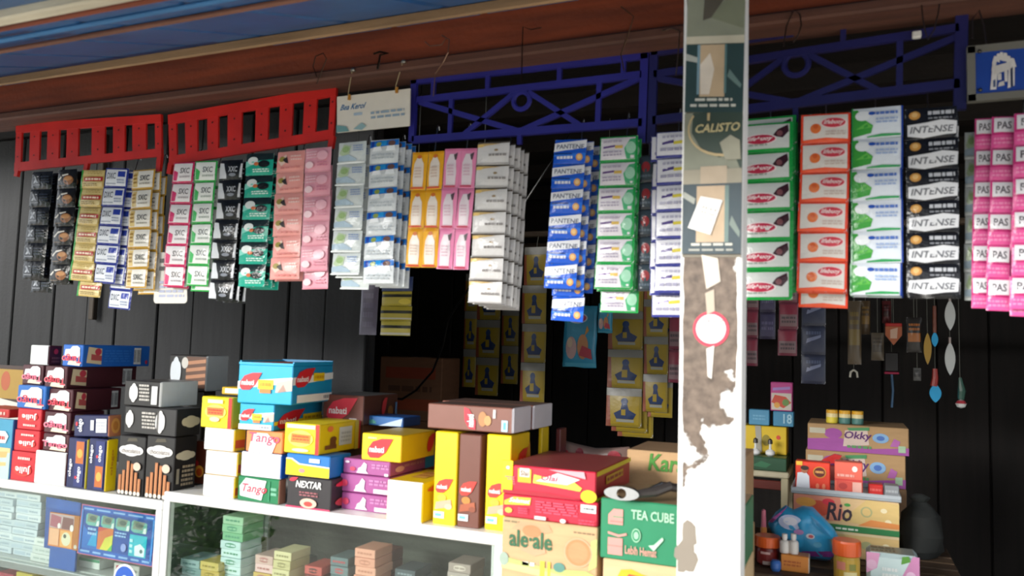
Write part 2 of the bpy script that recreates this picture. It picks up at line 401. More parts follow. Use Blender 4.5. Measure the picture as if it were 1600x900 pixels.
# ------------------------------------------------------------------ the pillar
PY0, PY1 = -.30, -.23
PX0, PX1 = onY(1062.5, 450, PY0).x, onY(1159.5, 450, PY0).x; PH = (PX1 - PX0) / 2; PD = .035
def pillar_mat():
    m = bpy.data.materials.new('peeling_white_paint'); m.use_nodes = True; nt = m.node_tree; b = nt.nodes['Principled BSDF']
    L = nt.links; N = nt.nodes.new
    tc = N('ShaderNodeTexCoord'); sp = N('ShaderNodeSeparateXYZ'); L.new(tc.outputs['Object'], sp.inputs[0])
    n1 = N('ShaderNodeTexNoise'); n1.inputs['Scale'].default_value = 17; n1.inputs['Detail'].default_value = 6; L.new(tc.outputs['Object'], n1.inputs['Vector'])
    mr = N('ShaderNodeMapRange'); mr.inputs[1].default_value = 1.19; mr.inputs[2].default_value = 1.47; mr.inputs[3].default_value = -.20; mr.inputs[4].default_value = .26
    L.new(sp.outputs['Z'], mr.inputs[0])
    ad = N('ShaderNodeMath'); ad.operation = 'ADD'; L.new(n1.outputs['Fac'], ad.inputs[0]); L.new(mr.outputs[0], ad.inputs[1])
    ab = N('ShaderNodeMath'); ab.operation = 'ABSOLUTE'; L.new(sp.outputs['X'], ab.inputs[0])
    ed = N('ShaderNodeMapRange'); ed.inputs[1].default_value = PH - .009; ed.inputs[2].default_value = PH - .004; ed.inputs[3].default_value = 0; ed.inputs[4].default_value = -.6
    L.new(ab.outputs[0], ed.inputs[0])
    a2 = N('ShaderNodeMath'); a2.operation = 'ADD'; xs = N('ShaderNodeMath'); xs.operation = 'MULTIPLY_ADD'; xs.inputs[1].default_value = -2.2; L.new(sp.outputs['X'], xs.inputs[0]); L.new(ad.outputs[0], xs.inputs[2])
    L.new(xs.outputs[0], a2.inputs[0]); L.new(ed.outputs[0], a2.inputs[1])
    rp = N('ShaderNodeValToRGB'); rp.color_ramp.elements[0].position = .50; rp.color_ramp.elements[1].position = .53; L.new(a2.outputs[0], rp.inputs[0])
    n2 = N('ShaderNodeTexNoise'); n2.inputs['Scale'].default_value = 60; n2.inputs['Detail'].default_value = 5; L.new(tc.outputs['Object'], n2.inputs['Vector'])
    r2 = N('ShaderNodeValToRGB'); r2.color_ramp.elements[0].position = .3; r2.color_ramp.elements[1].position = .7
    r2.color_ramp.elements[0].color = (*lin('#4c3e33'), 1); r2.color_ramp.elements[1].color = (*lin('#7a695b'), 1); L.new(n2.outputs['Fac'], r2.inputs[0])
    # a dark chipped patch low down on the left
    mx = N('ShaderNodeMix'); mx.data_type = 'RGBA'; mx.inputs[6].default_value = (*lin('#efeeea'), 1)
    L.new(rp.outputs[0], mx.inputs[0]); L.new(r2.outputs[0], mx.inputs[7])
    L.new(mx.outputs[2], b.inputs['Base Color']); b.inputs['Roughness'].default_value = .55
    bp = N('ShaderNodeBump'); bp.inputs['Strength'].default_value = .5; bp.inputs['Distance'].default_value = .003; L.new(rp.outputs[0], bp.inputs['Height']); bp.invert = True
    L.new(bp.outputs[0], b.inputs['Normal'])
    return m
pm = MB(); pm.box(-PH, -PD, 0, PH, PD, 2.150, '#ffffff', bev=.004)
pillar = pm.build('pillar', pillar_mat(), None, ((PX0 + PX1) / 2, (PY0 + PY1) / 2, 0), kind='structure')
def pil(px, py):
    p = onY(px, py, PY0); return (p.x - pillar.location.x, p.z)
def on_pillar(name, m, quad, items, base, lift=.0012):
    """a thin sheet stuck on the pillar front; quad in TL TR BR BL order"""
    q = [pil(*p) for p in quad]; mb = MB(); y = -PD - lift
    mb.prism([q[3], q[2], q[1], q[0]], y, -PD - .0001, base)
    o = Vector((q[3][0], y, q[3][1])); U = Vector((q[2][0], y, q[2][1])) - o; V = Vector((q[0][0], y, q[0][1])) - o
    mb.art(items, o, U, V); return mb.build(name, m, pillar)
GR = '#8d8f7c'; TEAL = '#2d4646'; CRM = '#cdb391'; GOLD = '#c9b183'
on_pillar('poster', 'poster', [(1075, -6), (1165, -6), (1161, 176), (1070, 176)], [
    R(0, .60, 1, 1, '#969985'), P([(.3, 1), (.28, .78), (.42, .80), (.62, .94), (.7, 1)], '#5d574a'), P([(.42, .80), (.98, .70), (1, .98), (.75, .98), (.6, .92)], '#83876f'),
    R(0, .58, 1, .645, '#d5cdb6'), R(0, 0, 1, .575, TEAL), P([(.0, .5), (.22, .46), (.2, .42), (0, .44)], '#b9bdb5'),
    R(.20, .15, .25, .57, '#7fa0ae'), R(.25, .13, .68, .57, CRM), P([(.25, .40), (.42, .50), (.50, .36), (.42, .15), (.27, .15)], '#e9dccb'), R(.67, .16, .71, .57, '#5d8080'),
    P([(.72, .30), (.95, .20), (.97, .23), (.76, .36)], '#6d8782'), S(.18, .085, .82, .125, 1, '#d8d8cc', 2), S(.10, .035, .88, .075, 1, '#d8d8cc', 3)], GR)
on_pillar('poster', 'poster', [(1070, 178), (1161, 178), (1158, 402), (1066, 402)], [
    R(0, .56, 1, 1, '#3a4a40'), P([(0, .56), (0, 1), (.15, 1), (.13, .86), (.3, .74), (.62, .68), (.85, .72), (1, .56)], GR),
    ARC(.70, .885, .64, .20, 150, 290, .03, GOLD), P([(.40, .99), (.45, .99), (.44, .935), (.40, .94)], GOLD),
    T('CALISTO', .20, .855, .96, .915, '#cfc08f', shear=.05), P([(.62, .78), (.80, .83), (.96, .79), (.98, .66), (.72, .66)], '#a3a08c'),
    R(0, .50, 1, .60, '#9c9480'), R(.3, .5, .75, .62, '#b8a58c'),
    R(0, .02, 1, .50, '#30424a'), R(.24, .10, .78, .485, '#c3a98a'), R(.72, .10, .79, .485, '#6b827c'), P([(.80, .22), (.97, .13), (.98, .17), (.84, .28)], '#77857d'),
    P([(.02, .45), (.22, .40), (.2, .36), (0, .41)], '#a9aca2'), S(.16, .07, .86, .10, 1, '#cdccc0', 5), S(.12, .035, .9, .06, 1, '#a7a89e', 6)], '#7c7464')
on_pillar('paper_sticker', 'card', [(1096, 308), (1130, 314), (1111, 368), (1076, 357)], S(.15, .2, .8, .8, 4, '#d9d6d2'), '#e8e5e1', .0085)
rs = MB(); rs.lathe([(.0305, 0), (.0305, .0012)], '#cf2f48', 28); rs.lathe([(.025, .0013), (.025, .0016)], '#ece9e6', 28)
rs.art(S(-.018, -.016, .018, .018, 5, '#c9bfc2', 4), (0, 0, .0016), (1, 0, 0), (0, 1, 0))
px_, pz_ = pil(1111, 514); rs.build('round_sticker', 'card', pillar, (px_, -PD - .0003, pz_), (math.pi / 2, 0, 0))
for quad, n_ in (([(1096, 398), (1122, 404), (1126, 440), (1104, 452)], 0), ([(1102, 458), (1116, 452), (1117, 486), (1105, 492)], 1), ([(1104, 545), (1116, 540), (1112, 592), (1106, 588)], 2)):
    on_pillar('torn_paper', 'card', quad, [], ('#cfc3b4', '#b4a593', '#e5dfd6')[n_], .002)
ch = MB(); r_ = random.Random(3)
for (px, py, w, h_) in ((1076, 835, 17, 34), (1070, 862, 20, 30), (1078, 875, 16, 26), (1066, 880, 12, 22)):
    pts = []
    for i in range(11):
        a = -6.283 * i / 11; k_ = r_.uniform(.75, 1.15); pts.append(pil(px + w * .8 * k_ * math.cos(a), py + h_ * .7 * k_ * math.sin(a)))
    ch.add([(a, -PD - .0006 - .0002 * py / 1000, b_) for a, b_ in pts], [tuple(range(11))], '#8f8578')
ch.build('chipped_patch', 'matte', pillar)

# ------------------------------------------------------------------ two aluminium showcases
def showcase(name, label, x0, x1, zt, zshelf, depth, group, mid=None):
    t = thing(name, label, 'showcase', ((x0 + x1) / 2, depth / 2, 0), group=group); w = (x1 - x0) / 2; d = depth / 2
    A = '#e9e9e6'
    m = MB(); m.box(-w, -d, zt - .026, w, d, zt, '#ecebe7', bev=.003); m.build('top_board', 'alu', t)
    for sx in (-1, 1):
        for sy in (-1, 1):
            m = MB(); xx = sx * (w - .011); yy = sy * (d - .011); m.box(xx - .011, yy - .011, .06, xx + .011, yy + .011, zt - .026, A, bev=.002); m.build('frame_post', 'alu', t)
    if mid is not None:
        m = MB(); xx = mid - (x0 + x1) / 2; m.box(xx - .011, -d + .008, .06, xx + .011, -d + .022, zt - .026, A, bev=.002); m.build('frame_post', 'alu', t)
    for z in zshelf:
        m = MB(); m.box(-w + .022, -d + .03, z - .012, w - .022, d - .02, z, '#c9ccc8', bev=.002); m.build('shelf', 'alu', t)
        m = MB(); m.box(-w + .022, -d + .004, z - .022, w - .022, -d + .022, z, '#b7beb9', bev=.002); m.build('frame_rail', 'alu', t)
    m = MB(); m.box(-w + .022, d - .012, .30, w - .022, d - .004, zt - .03, '#5e6058'); 
    m.build('back_panel', 'wood', t)
    m = MB(); m.box(-w + .002, -d + .002, .06, w - .002, d - .002, .3, '#d5d6d2', bev=.003); m.build('plinth', 'alu', t)
    for sx in (-1, 1):
        m = MB(); xx = sx * (w - .006); m.box(xx - .002, -d + .022, .3, xx + .002, d - .022, zt - .027, '#ffffff'); m.build('side_pane', 'glass', t)
    m = MB(); m.box(-w + .022, -d + .004, .30, w - .022, -d + .008, zt - .027, '#ffffff'); m.build('front_pane', 'glass', t)
    return t
ZL, ZR = 1.003, 1.03
SHL = onY(60, 880, .03).z; SHR = .62
right_case = showcase('showcase', 'white framed glass showcase full of cigarette packs, right of the taller sign one', -1.737, -.7165, ZR, [.50], .44, 'glass showcases', -.738)
right_case['label'] = 'white framed glass showcase with small packs stacked inside, under the yellow boxes'
left_case = showcase('showcase', 'aluminium showcase with a blue sign behind its glass, at the left end', -2.80, -1.741, ZL, [SHL, .50], .44, 'glass showcases')

# ================================================================== sachet strips hanging from the grilles
GU = [0, .06, .2, .4, .6, .8, .94, 1]; GV = [0, .08, .25, .5, .75, .92, 1]
def sachet_mesh(name, w, h, base, items, t=.0048, seed=0, back='#b9bbbd', m='foil'):
    """a filled sachet with flat crimped edges; the print follows its bulge"""
    r = random.Random(seed); H = {}
    for i, u in enumerate(GU):
        for j, v in enumerate(GV):
            k = 0 if (i in (0, len(GU) - 1) or j in (0, len(GV) - 1)) else (math.sin(math.pi * u) ** .6) * (math.sin(math.pi * v) ** .6)
            H[i, j] = t * k * (1 + r.uniform(-.22, .22)) + (r.uniform(-.0006, .0006) if k == 0 else 0)
    def hz(u, v):
        i = max(q for q in range(len(GU) - 1) if GU[q] <= u + 1e-9); j = max(q for q in range(len(GV) - 1) if GV[q] <= v + 1e-9)
        a = (u - GU[i]) / (GU[i + 1] - GU[i]); b = (v - GV[j]) / (GV[j + 1] - GV[j])
        return H[i, j] * (1 - a) * (1 - b) + H[i + 1, j] * a * (1 - b) + H[i, j + 1] * (1 - a) * b + H[i + 1, j + 1] * a * b
    mb = MB()
    def P3(u, v, off, sgn=1): return ((u - .5) * w, -sgn * (hz(u, v) * (1 if sgn > 0 else .25) + off), (v - .5) * h)
    nu, nv = len(GU), len(GV)
    f = [(i * nv + j, (i + 1) * nv + j, (i + 1) * nv + j + 1, i * nv + j + 1) for i in range(nu - 1) for j in range(nv - 1)]
    mb.add([P3(u, v, 0) for u in GU for v in GV], f, base)
    mb.add([P3(u, v, .0004, -1) for u in GU for v in GV], [tuple(reversed(q)) for q in f], back)
    for k, it in enumerate(flat(items)):
        ps, c = polys(it); off = .0009 + .0002 * k
        ps = [[(min(max(x, 0), 1), min(max(y, 0), 1)) for x, y in p] for p in ps]
        for ax, G in ((0, GU), (1, GV)):
            for g_ in G[1:-1]: ps = [q for p in ps for q in split(p, ax, g_)]
        vs_, fs, seen = [], [], {}
        for p in ps:
            q_ = []
            for u, v in p:
                key = (round(u, 4), round(v, 4))
                if key not in seen: seen[key] = len(vs_); vs_.append(P3(u, v, off))
                if not q_ or q_[-1] != seen[key]: q_.append(seen[key])
            if len(set(q_)) == len(q_) >= 3: fs.append(q_)
        mb.add(vs_, fs, c)
    me = mb.mesh(name, True); me.materials.append(M[m]); return me

W, K = '#e9e9e6', '#17171b'
DES = {
    'black': ('#0e0e11', [R(0, 0, 1, .06, '#040405'), R(.05, .12, .48, .86, '#131317'), P([(.12, .35), (.22, .35), (.40, .72), (.30, .72)], '#b9bcc2'), P([(.30, .35), (.40, .35), (.22, .72), (.12, .72)], '#8e9198'), S(.1, .16, .5, .3, 1, '#8a8c93', 3), S(.55, .3, .92, .75, 3, '#2d3442', 5)]),
    'cup': ('#0d0b09', [R(.02, .08, .98, .92, '#130f0c'), P([(.05, .45), (.28, .72), (.62, .76), (.62, .70), (.3, .62), (.12, .4)], '#e4ded4'), E(.62, .42, .26, .25, '#8c5a36'), E(.62, .50, .20, .12, '#c08a58'), S(.1, .1, .5, .2, 1, '#7a6a5a', 2)]),
    'gold_green': ('#d2b66c', [R(0, 0, .08, 1, '#2f9a3a'), R(.10, .68, .98, .96, '#dcc684'), S(.3, .74, .92, .94, 2, '#bfa465', 3), R(.12, .08, .98, .34, '#e2cd94'), P([(.2, .36), (.98, .40), (.98, .62), (.2, .58)], '#b02a2c'), S(.26, .40, .92, .58, 1, '#f0d9c0', 9), S(.2, .1, .8, .28, 2, '#9c854f', 4)]),
    'white_blue': ('#26348c', [R(.06, .07, .94, .93, '#dfe2e8'), R(.60, .55, .90, .84, '#2b3f9e'), T('DXC', .12, .42, .52, .76, '#555a66'), R(.10, .14, .55, .22, '#a6acb8'), S(.60, .18, .9, .45, 2, '#9aa3ba', 2)]),
    'gold': ('#c29532', [R(.05, .07, .95, .93, '#e8e4da'), R(.08, .1, .30, .90, '#d9bd78'), S(.1, .25, .28, .8, 3, '#9a7426', 2), T('SXC', .45, .40, .85, .68, '#4a4a4c'), S(.42, .18, .88, .32, 1, '#9b958a', 4)]),
    'magenta': ('#cf2560', [R(.06, .07, .94, .94, '#ece7e8'), P([(.08, .1), (.26, .1), (.32, .5), (.08, .62)], '#d5386e'), T('SXC', .42, .44, .84, .72, '#6e6a6c'), S(.40, .2, .88, .36, 1, '#b3a9ac', 4)]),
    'green': ('#2fa84a', [R(.06, .07, .94, .94, '#e8ebe6'), P([(.08, .1), (.24, .1), (.3, .5), (.08, .66)], '#3fb45a'), T('SXC', .42, .44, .84, .72, '#62666a'), S(.40, .2, .88, .36, 1, '#a9b3aa', 4)]),
    'black_white': ('#17181c', [P([(.0, .06), (.34, .06), (.34, .25), (.20, .82), (.0, .86)], '#cfd2d6'), P([(.9, .1), (1, .1), (1, .8), (.94, .8)], '#c9ccd0'), R(.38, .72, .92, .88, '#0e0f12'), T('XXC', .44, .38, .82, .66, '#b9bdc4'), E(.62, .24, .16, .08, '#7d828c')]),
    'teal': ('#1fa58c', [P([(.0, .62), (1, .70), (1, 1), (0, 1)], '#1b2a2c'), P([(0, .35), (.6, .62), (0, .64)], '#7fd2c0'), E(.28, .66, .20, .18, '#dfe6e2'), E(.70, .50, .20, .16, '#15191b'), S(.3, .12, .9, .3, 2, '#d3efe6', 3), E(.45, .50, .09, .08, '#c86a3a')]),
    'salmon': ('#eb9f97', [R(0, 0, 1, .05, '#dc8d88'), P([(.05, .55), (.35, .85), (.45, .5), (.2, .3)], '#e9c9b8'), E(.22, .62, .12, .13, '#9a8a3c'), P([(.24, .60), (.40, .72), (.47, .40), (.36, .44)], '#2c2224'), S(.55, .5, .92, .8, 2, '#f6cfc7', 3), S(.2, .12, .9, .26, 1, '#d47f7b', 5)]),
    'pink': ('#e59fae', [R(0, 0, 1, .05, '#d98a9c'), S(.08, .55, .5, .88, 3, '#f1c6cf', 2), E(.72, .66, .2, .2, '#eeb4c0'), S(.55, .2, .92, .44, 2, '#d5849a', 5), E(.25, .28, .16, .14, '#f3d0d6')]),
    'silver_green': ('#cfd6d4', [P([(.05, .5), (.2, .9), (.48, .8), (.44, .45), (.2, .35)], '#b6c9a4'), E(.3, .66, .14, .14, '#9ab77d'), P([(.0, .36), (.4, .42), (.7, .2), (.7, .12), (0, .14)], '#a7bccb'), S(.58, .55, .92, .85, 3, '#8fa3c8', 3), R(0, 0, 1, .07, '#e4e8e7')]),
    'silver_blue': ('#d3d8da', [P([(0, .66), (1, .74), (1, .98), (0, .95)], '#1f6fc4'), R(.05, .70, .16, .93, '#1c3f9e'), E(.33, .80, .10, .10, '#8a9b4c'), R(.42, .74, .6, .95, '#2a93d8'), E(.78, .82, .12, .12, '#6b4f4a'), P([(.1, .5), (.48, .52), (.42, .70), (.16, .68)], '#f3f6f7'), P([(.60, .5), (.92, .52), (.88, .72), (.64, .7)], '#f0f4f6'), S(.1, .15, .9, .4, 2, '#b0b8bd', 6)]),
    'yellow_bottle': ('#f0ae1f', [R(0, .94, 1, 1, '#e09a14'), P([(.2, .08), (.8, .08), (.84, .3), (.80, .68), (.62, .84), (.36, .84), (.2, .68), (.16, .3)], '#ecdfd2'), E(.5, .87, .14, .05, '#d8742c'), S(.28, .3, .72, .6, 4, '#d7bfae', 2), R(.1, .02, .9, .06, '#c9402c')]),
    'pink_bottle': ('#ef8fb7', [R(0, .94, 1, 1, '#e27fa8'), P([(.22, .08), (.8, .08), (.84, .4), (.74, .86), (.36, .86), (.18, .62)], '#e8d8de'), P([(.62, .84), (.85, .9), (.80, .72), (.72, .7)], '#5a4a50'), S(.3, .3, .7, .6, 4, '#d9b6c4', 5), R(.15, .02, .85, .06, '#b93a52')]),
    'silver_gold': ('#d8d5d3', [P([(0, .88), (1, .94), (1, 1), (0, 1)], '#5d564f'), P([(.0, .76), (.35, .84), (.75, .90), (.2, .94), (0, .92)], '#d1b277'), E(.12, .84, .1, .07, '#e6c372'), E(.62, .62, .06, .05, '#9a8464'), S(.40, .32, .94, .50, 1, '#8f8a88', 7), R(0, 0, 1, .05, '#a8a4a2')]),
    'blue_hair': ('#1f59c9', [P([(0, .30), (1, .20), (1, .44), (0, .36)], '#2f74dd'), P([(0, .48), (.6, .56), (1, .66), (1, .98), (.5, .90), (0, .84)], '#e8e9ed'), T('PANTENE', .08, .60, .94, .79, '#6a6f80'), E(.82, .26, .10, .15, '#d9a05a'), E(.82, .27, .06, .09, '#e9c48c'), S(.12, .14, .62, .34, 1, '#d8dde8', 3), P([(.05, .42), (.6, .40), (.6, .36), (.05, .37)], '#14336f')]),
    'green_frame': ('#1f9a48', [R(.03, .07, .94, .94, '#dbd6dc'), P([(.72, .08), (.94, .08), (.94, .9), (.80, .86), (.66, .5)], '#4aa873'), E(.83, .52, .13, .24, '#9ccdb0'), P([(.1, .52), (.42, .56), (.42, .64), (.1, .60)], '#6b4f86'), R(.42, .50, .62, .62, '#d8b45c'), S(.1, .2, .6, .42, 2, '#a9a0b4', 4), S(.1, .7, .6, .86, 1, '#bbb2c0', 5)]),
    'navy_white': ('#3a3f8e', [R(.03, .09, 1, .96, '#e3e2e8'), P([(.2, .48), (.55, .54), (.55, .66), (.2, .58)], '#5a4c86'), P([(.55, .48), (.92, .52), (.92, .64), (.55, .60)], '#d9c84a'), S(.2, .70, .9, .88, 1, '#b4b2c4', 4), S(.14, .2, .9, .4, 1, '#a6a4ba', 6)]),
    'green_red': ('#17963f', [R(.0, .10, .93, .93, '#cfd3cf'), P([(.60, .52), (.70, .74), (.90, .90), (.92, .66), (.80, .44)], '#3a1d26'), E(.74, .60, .06, .1, '#7a4a4e'), E(.36, .42, .33, .19, '#f0dfe0'), E(.36, .42, .30, .155, '#b9304c'), T('lifebuoy', .12, .34, .60, .52, '#f0dfe0', shear=.12), S(.05, .18, .5, .28, 1, '#9aa89d', 3)]),
    'orange_red': ('#e8492c', [R(.05, .10, .95, .94, '#ddd6cf'), P([(.05, .1), (.5, .16), (.95, .10), (.95, .02), (.05, .02)], '#ea5a35'), E(.30, .48, .11, .17, '#e2763c'), E(.30, .55, .05, .09, '#d95f2c'), E(.66, .66, .27, .20, '#f0d5d2'), E(.66, .66, .24, .165, '#cc4250'), T('lifebuoy', .47, .57, .86, .76, '#f0d9d6', shear=.12), S(.5, .22, .9, .40, 2, '#cbb8ae', 5)]),
    'green_white': ('#dfe6ee', [R(.965, 0, 1, 1, '#24459e'), P([(.03, .05), (.38, .16), (.42, .40), (.24, .62), (.12, .95), (.03, .95)], '#3f9f3f'), P([(.08, .3), (.42, .34), (.3, .52)], '#63b84e'), P([(.3, .02), (.95, .04), (.95, .10), (.6, .12), (.3, .06)], '#2f9c58'), E(.22, .74, .15, .17, '#e9edf0'), E(.40, .80, .07, .06, '#2a53b0'), S(.48, .70, .9, .88, 1, '#5c7cc4', 3), S(.48, .44, .9, .64, 2, '#9db2d8', 6), R(0, 0, .03, 1, '#2e8d4a')]),
    'intense': ('#191a1f', [P([(.04, .10), (.35, .02), (.75, .10), (.98, .12), (1, .52), (.7, .58), (.4, .50), (.04, .46)], '#dcdde0'), T('INTENSE', .10, .18, .92, .40, '#6c6e74', shear=.04), E(.18, .76, .11, .14, '#c99248'), E(.18, .78, .06, .08, '#e0b878'), S(.44, .70, .94, .92, 1, '#c4c6cb', 8), S(.44, .58, .9, .68, 1, '#8a8c92', 9)]),
    'hot_pink': ('#e0468e', [R(0, .02, 1, .40, '#e65a9c'), S(.1, .10, .9, .34, 2, '#f08cba', 3), R(.08, .48, .92, .94, '#e9e4e8'), T('PAS', .22, .58, .82, .82, '#5b565c'), R(0, .42, 1, .45, '#c93278')]),
    'dim_red': ('#2b3238', [R(.05, .08, .95, .94, '#36424a'), E(.5, .55, .28, .2, '#8e2d30'), S(.1, .15, .9, .3, 1, '#566470', 3)]),  # dim designs: the gloom where they hang is put into the print colours
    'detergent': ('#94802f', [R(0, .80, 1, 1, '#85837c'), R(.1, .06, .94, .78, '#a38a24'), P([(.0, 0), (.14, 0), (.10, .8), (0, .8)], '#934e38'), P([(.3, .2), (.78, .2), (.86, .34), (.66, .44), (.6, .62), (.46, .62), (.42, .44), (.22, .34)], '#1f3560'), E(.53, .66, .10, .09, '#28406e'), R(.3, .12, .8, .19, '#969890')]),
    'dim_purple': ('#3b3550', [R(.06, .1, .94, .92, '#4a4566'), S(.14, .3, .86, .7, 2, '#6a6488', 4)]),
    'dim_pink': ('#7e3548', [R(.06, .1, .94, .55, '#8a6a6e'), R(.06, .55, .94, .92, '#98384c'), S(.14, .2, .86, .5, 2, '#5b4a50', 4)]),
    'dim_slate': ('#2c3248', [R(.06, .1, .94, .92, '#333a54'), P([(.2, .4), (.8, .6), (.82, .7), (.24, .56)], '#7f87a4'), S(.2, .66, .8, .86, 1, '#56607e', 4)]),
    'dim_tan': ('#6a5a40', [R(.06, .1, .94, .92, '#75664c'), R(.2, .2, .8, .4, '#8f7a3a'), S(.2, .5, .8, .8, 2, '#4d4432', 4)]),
}
_sm = {}
def strip_of(label, design, xt, yt, xb, yb, n, Y=.0, cols=1, group=None, dx=0, dz=0, yaw=0.0, t=.0048, wfac=1.0, m='foil', name='sachet_strip'):
    """xt, xb: left and right edge at the top and the bottom of the strip"""
    a = onY((xt[0] + xt[1]) / 2, yt, Y); b = onY((xb[0] + xb[1]) / 2, yb, Y)
    ym = (yt + yb) / 2; xm0, xm1 = (xt[0] + xb[0]) / 2, (xt[1] + xb[1]) / 2
    w = (onY(xm1, ym, Y) - onY(xm0, ym, Y)).x * wfac; d = b - a; L = d.length; h = L / n
    ang = math.atan2(-d.x, -d.z)
    o = thing(name, label, 'sachets', a + Vector((dx, 0, dz)), (0, ang, yaw), group)
    base, items = DES[design]
    key = (design, round(w / cols, 3), round(h, 3), t)
    if key not in _sm: _sm[key] = [sachet_mesh('sachet', w / cols, h * .995, base, items, t, s_, m=m) for s_ in (1, 2)]
    r = random.Random(label)
    for c_ in range(cols):
        for i in range(n):
            put('sachet', _sm[key][r.randrange(2)], None, o, ((c_ - (cols - 1) / 2) * w / cols + r.uniform(-.0012, .0012), r.uniform(-.002, .001), -(i + .5) * h), (r.uniform(-.055, .02), r.uniform(-.012, .012), r.uniform(-.05, .05)))
    return o, w, L, h
ORD = ['foremost', 'second', 'third', 'fourth', 'fifth']
def hook(label, p, ztop):
    """bent wire from the grille down to the top of a bundle"""
    o = thing('wire_hook', label, 'hook', p)
    h = ztop - p.z; m = MB()
    pts = [(0, -.012, -.012), (0, -.004, -.02), (0, .006, -.012), (0, .012, .01), (0, .02, h)]
    pts += [(0, .02 + .007 - .007 * math.cos(q), h + .02 * math.sin(q)) for q in (.6, 1.3, 2, 2.7)]
    m.tube(pts, .0014, '#8b8d90', 6); m.build('wire', 'steel', o)
def bundle(desc, design, xt, yt, xb, yb, n, layers, step=.0155, dxs=None, dzs=None, cols=1, yaw=0.0, Y=0.0, t=.0048, m='foil', hk=True, back=None):
    grp = None
    for i in range(layers):
        lab = ('%s, %s of its bundle' % (desc, ORD[i])) if layers > 1 else desc
        o, w, L, h = strip_of(lab, design if i == 0 or not back else back, xt, yt, xb, yb, n, Y, cols, ('strips in the bundle of ' + ' '.join(desc.split()[:5])) if layers > 1 else None,
                              dx=(dxs[i] if dxs else .002 * i), dz=(dzs[i] if dzs else -.003 * i), yaw=yaw, t=t, m=m)
        # deeper layers hang further in
        o.location.y += step * i
    if hk:
        p = onY((xt[0] + xt[1]) / 2, yt, Y); hook('thin wire hook carrying the %s' % ' '.join(desc.split()[:8]).rstrip(','), Vector((p.x, Y + step * layers + .004, p.z - .006)), 1.985)

B = bundle
B('black sachet strip with pale lettering, leftmost under the red rack', 'black', (52, 81), 268, (33, 70), 436, 6, 3, dxs=[0, .008, .004], dzs=[0, -.004, -.04])
B('black sachet strip with brown cup prints beside the leftmost strip', 'cup', (92, 123), 265, (77, 107), 443, 6, 2)
B('gold sachet strip with red print and a green left edge', 'gold_green', (129, 166), 266, (110, 143), 439, 6, 2, dxs=[0, .016], dzs=[0, -.046])
B('white sachet strip with blue squares in navy frames', 'white_blue', (166, 201), 263, (145, 180), 442, 6, 3, dxs=[0, .02, .03], dzs=[0, -.004, -.075], step=.0155)
B('gold framed white sachet strip under the left red rack', 'gold', (208, 242), 265, (196, 230), 450, 6, 3, dxs=[0, .012, .016], dzs=[0, -.006, -.016])
B('magenta framed white sachet strip in front of the rounded card', 'magenta', (273, 305), 254, (254, 288), 448, 6, 2)
B('green framed white sachet strip beside the magenta one', 'green', (308, 340), 252, (290, 325), 447, 6, 2, dzs=[0, -.014])
B('black sachet strip with white wedges under the right red rack', 'black_white', (345, 380), 250, (326, 363), 469, 7, 3, dxs=[0, .010, .018])
B('teal and black sachet strip beside the salmon one', 'teal', (388, 428), 240, (370, 414), 448, 6, 3, dxs=[0, .010, .018])
B('salmon pink sachet strip with small dark figures', 'salmon', (432, 477), 236, (424, 467), 437, 6, 2, m='film')
B('rose pink sachet strip with pale print beside the salmon one', 'pink', (478, 519), 231, (471, 511), 424, 5, 2, dxs=[0, -.006], dzs=[0, -.045], m='film')
B('silver sachet strip with faint green and blue print', 'silver_green', (530, 573), 222, (517, 562), 430, 6, 3, dxs=[0, .004, .010], dzs=[0, -.006, -.034])
B('silver sachet strip with bright blue bands and white patches', 'silver_blue', (579, 624), 218, (567, 613), 443, 6, 4, dxs=[0, .008, .018, .020], dzs=[0, -.003, -.006, -.008], step=.0155)
B('yellow sheet of paired sachets with white bottle shapes', 'yellow_bottle', (644, 695), 237, (635, 682), 418, 3, 1, cols=2, m='film')
B('pink sheet of paired sachets with white bottle shapes', 'pink_bottle', (695, 745), 232, (682, 731), 421, 3, 1, cols=2, m='film')
B('silver sachet strip with gold swirl, beside the pink sheet', 'silver_gold', (748, 797), 222, (731, 783), 474, 7, 5, dxs=[0, .006, .014, .018, .022], step=.0155)
B('blue sachet strip with white lettered bands left of the green one', 'blue_hair', (868, 915), 218, (849, 902), 451, 6, 4, dxs=[0, .012, .006, .024], dzs=[.0, -.002, -.072, -.006], step=.0155)
B('green edged lilac sachet strip left of the pillar', 'green_frame', (940, 996), 213, (927, 989), 452, 6, 3, dxs=[0, .003, .006], dzs=[0, -.004, -.05])
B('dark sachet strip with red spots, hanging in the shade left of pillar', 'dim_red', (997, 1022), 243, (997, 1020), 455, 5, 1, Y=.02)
B('navy and white sachet strip half hidden by the pillar', 'navy_white', (1026, 1076), 205, (1022, 1074), 458, 6, 3, dxs=[0, -.014, -.012], dzs=[0, -.004, -.05])
B('green sachet strip with red ovals, right beside the pillar', 'green_red', (1160, 1239), 192, (1158, 1238), 469, 6, 3, dxs=[0, .004, .007], dzs=[0, .016, .018])
B('orange red sachet strip with red ovals and a flame', 'orange_red', (1251, 1328), 178, (1244, 1322), 456, 6, 3, dxs=[0, .001, .002], dzs=[0, -.003, -.03])
B('white sachet strip with green leaves and a blue right edge', 'green_white', (1329, 1410), 168, (1329, 1409), 461, 6, 3, dxs=[0, .001, .003], dzs=[0, -.001, -.003])
B('black and white sachet strip with gold dots beside the leafy one', 'intense', (1414, 1496), 168, (1418, 1499), 462, 6, 3, dxs=[0, .002, .004], dzs=[0, -.002, -.004])
B('pink sachet strip with white labels, rearmost at the right edge', 'hot_pink', (1520, 1553), 185, (1520, 1545), 482, 6, 1, Y=.03, hk=False)
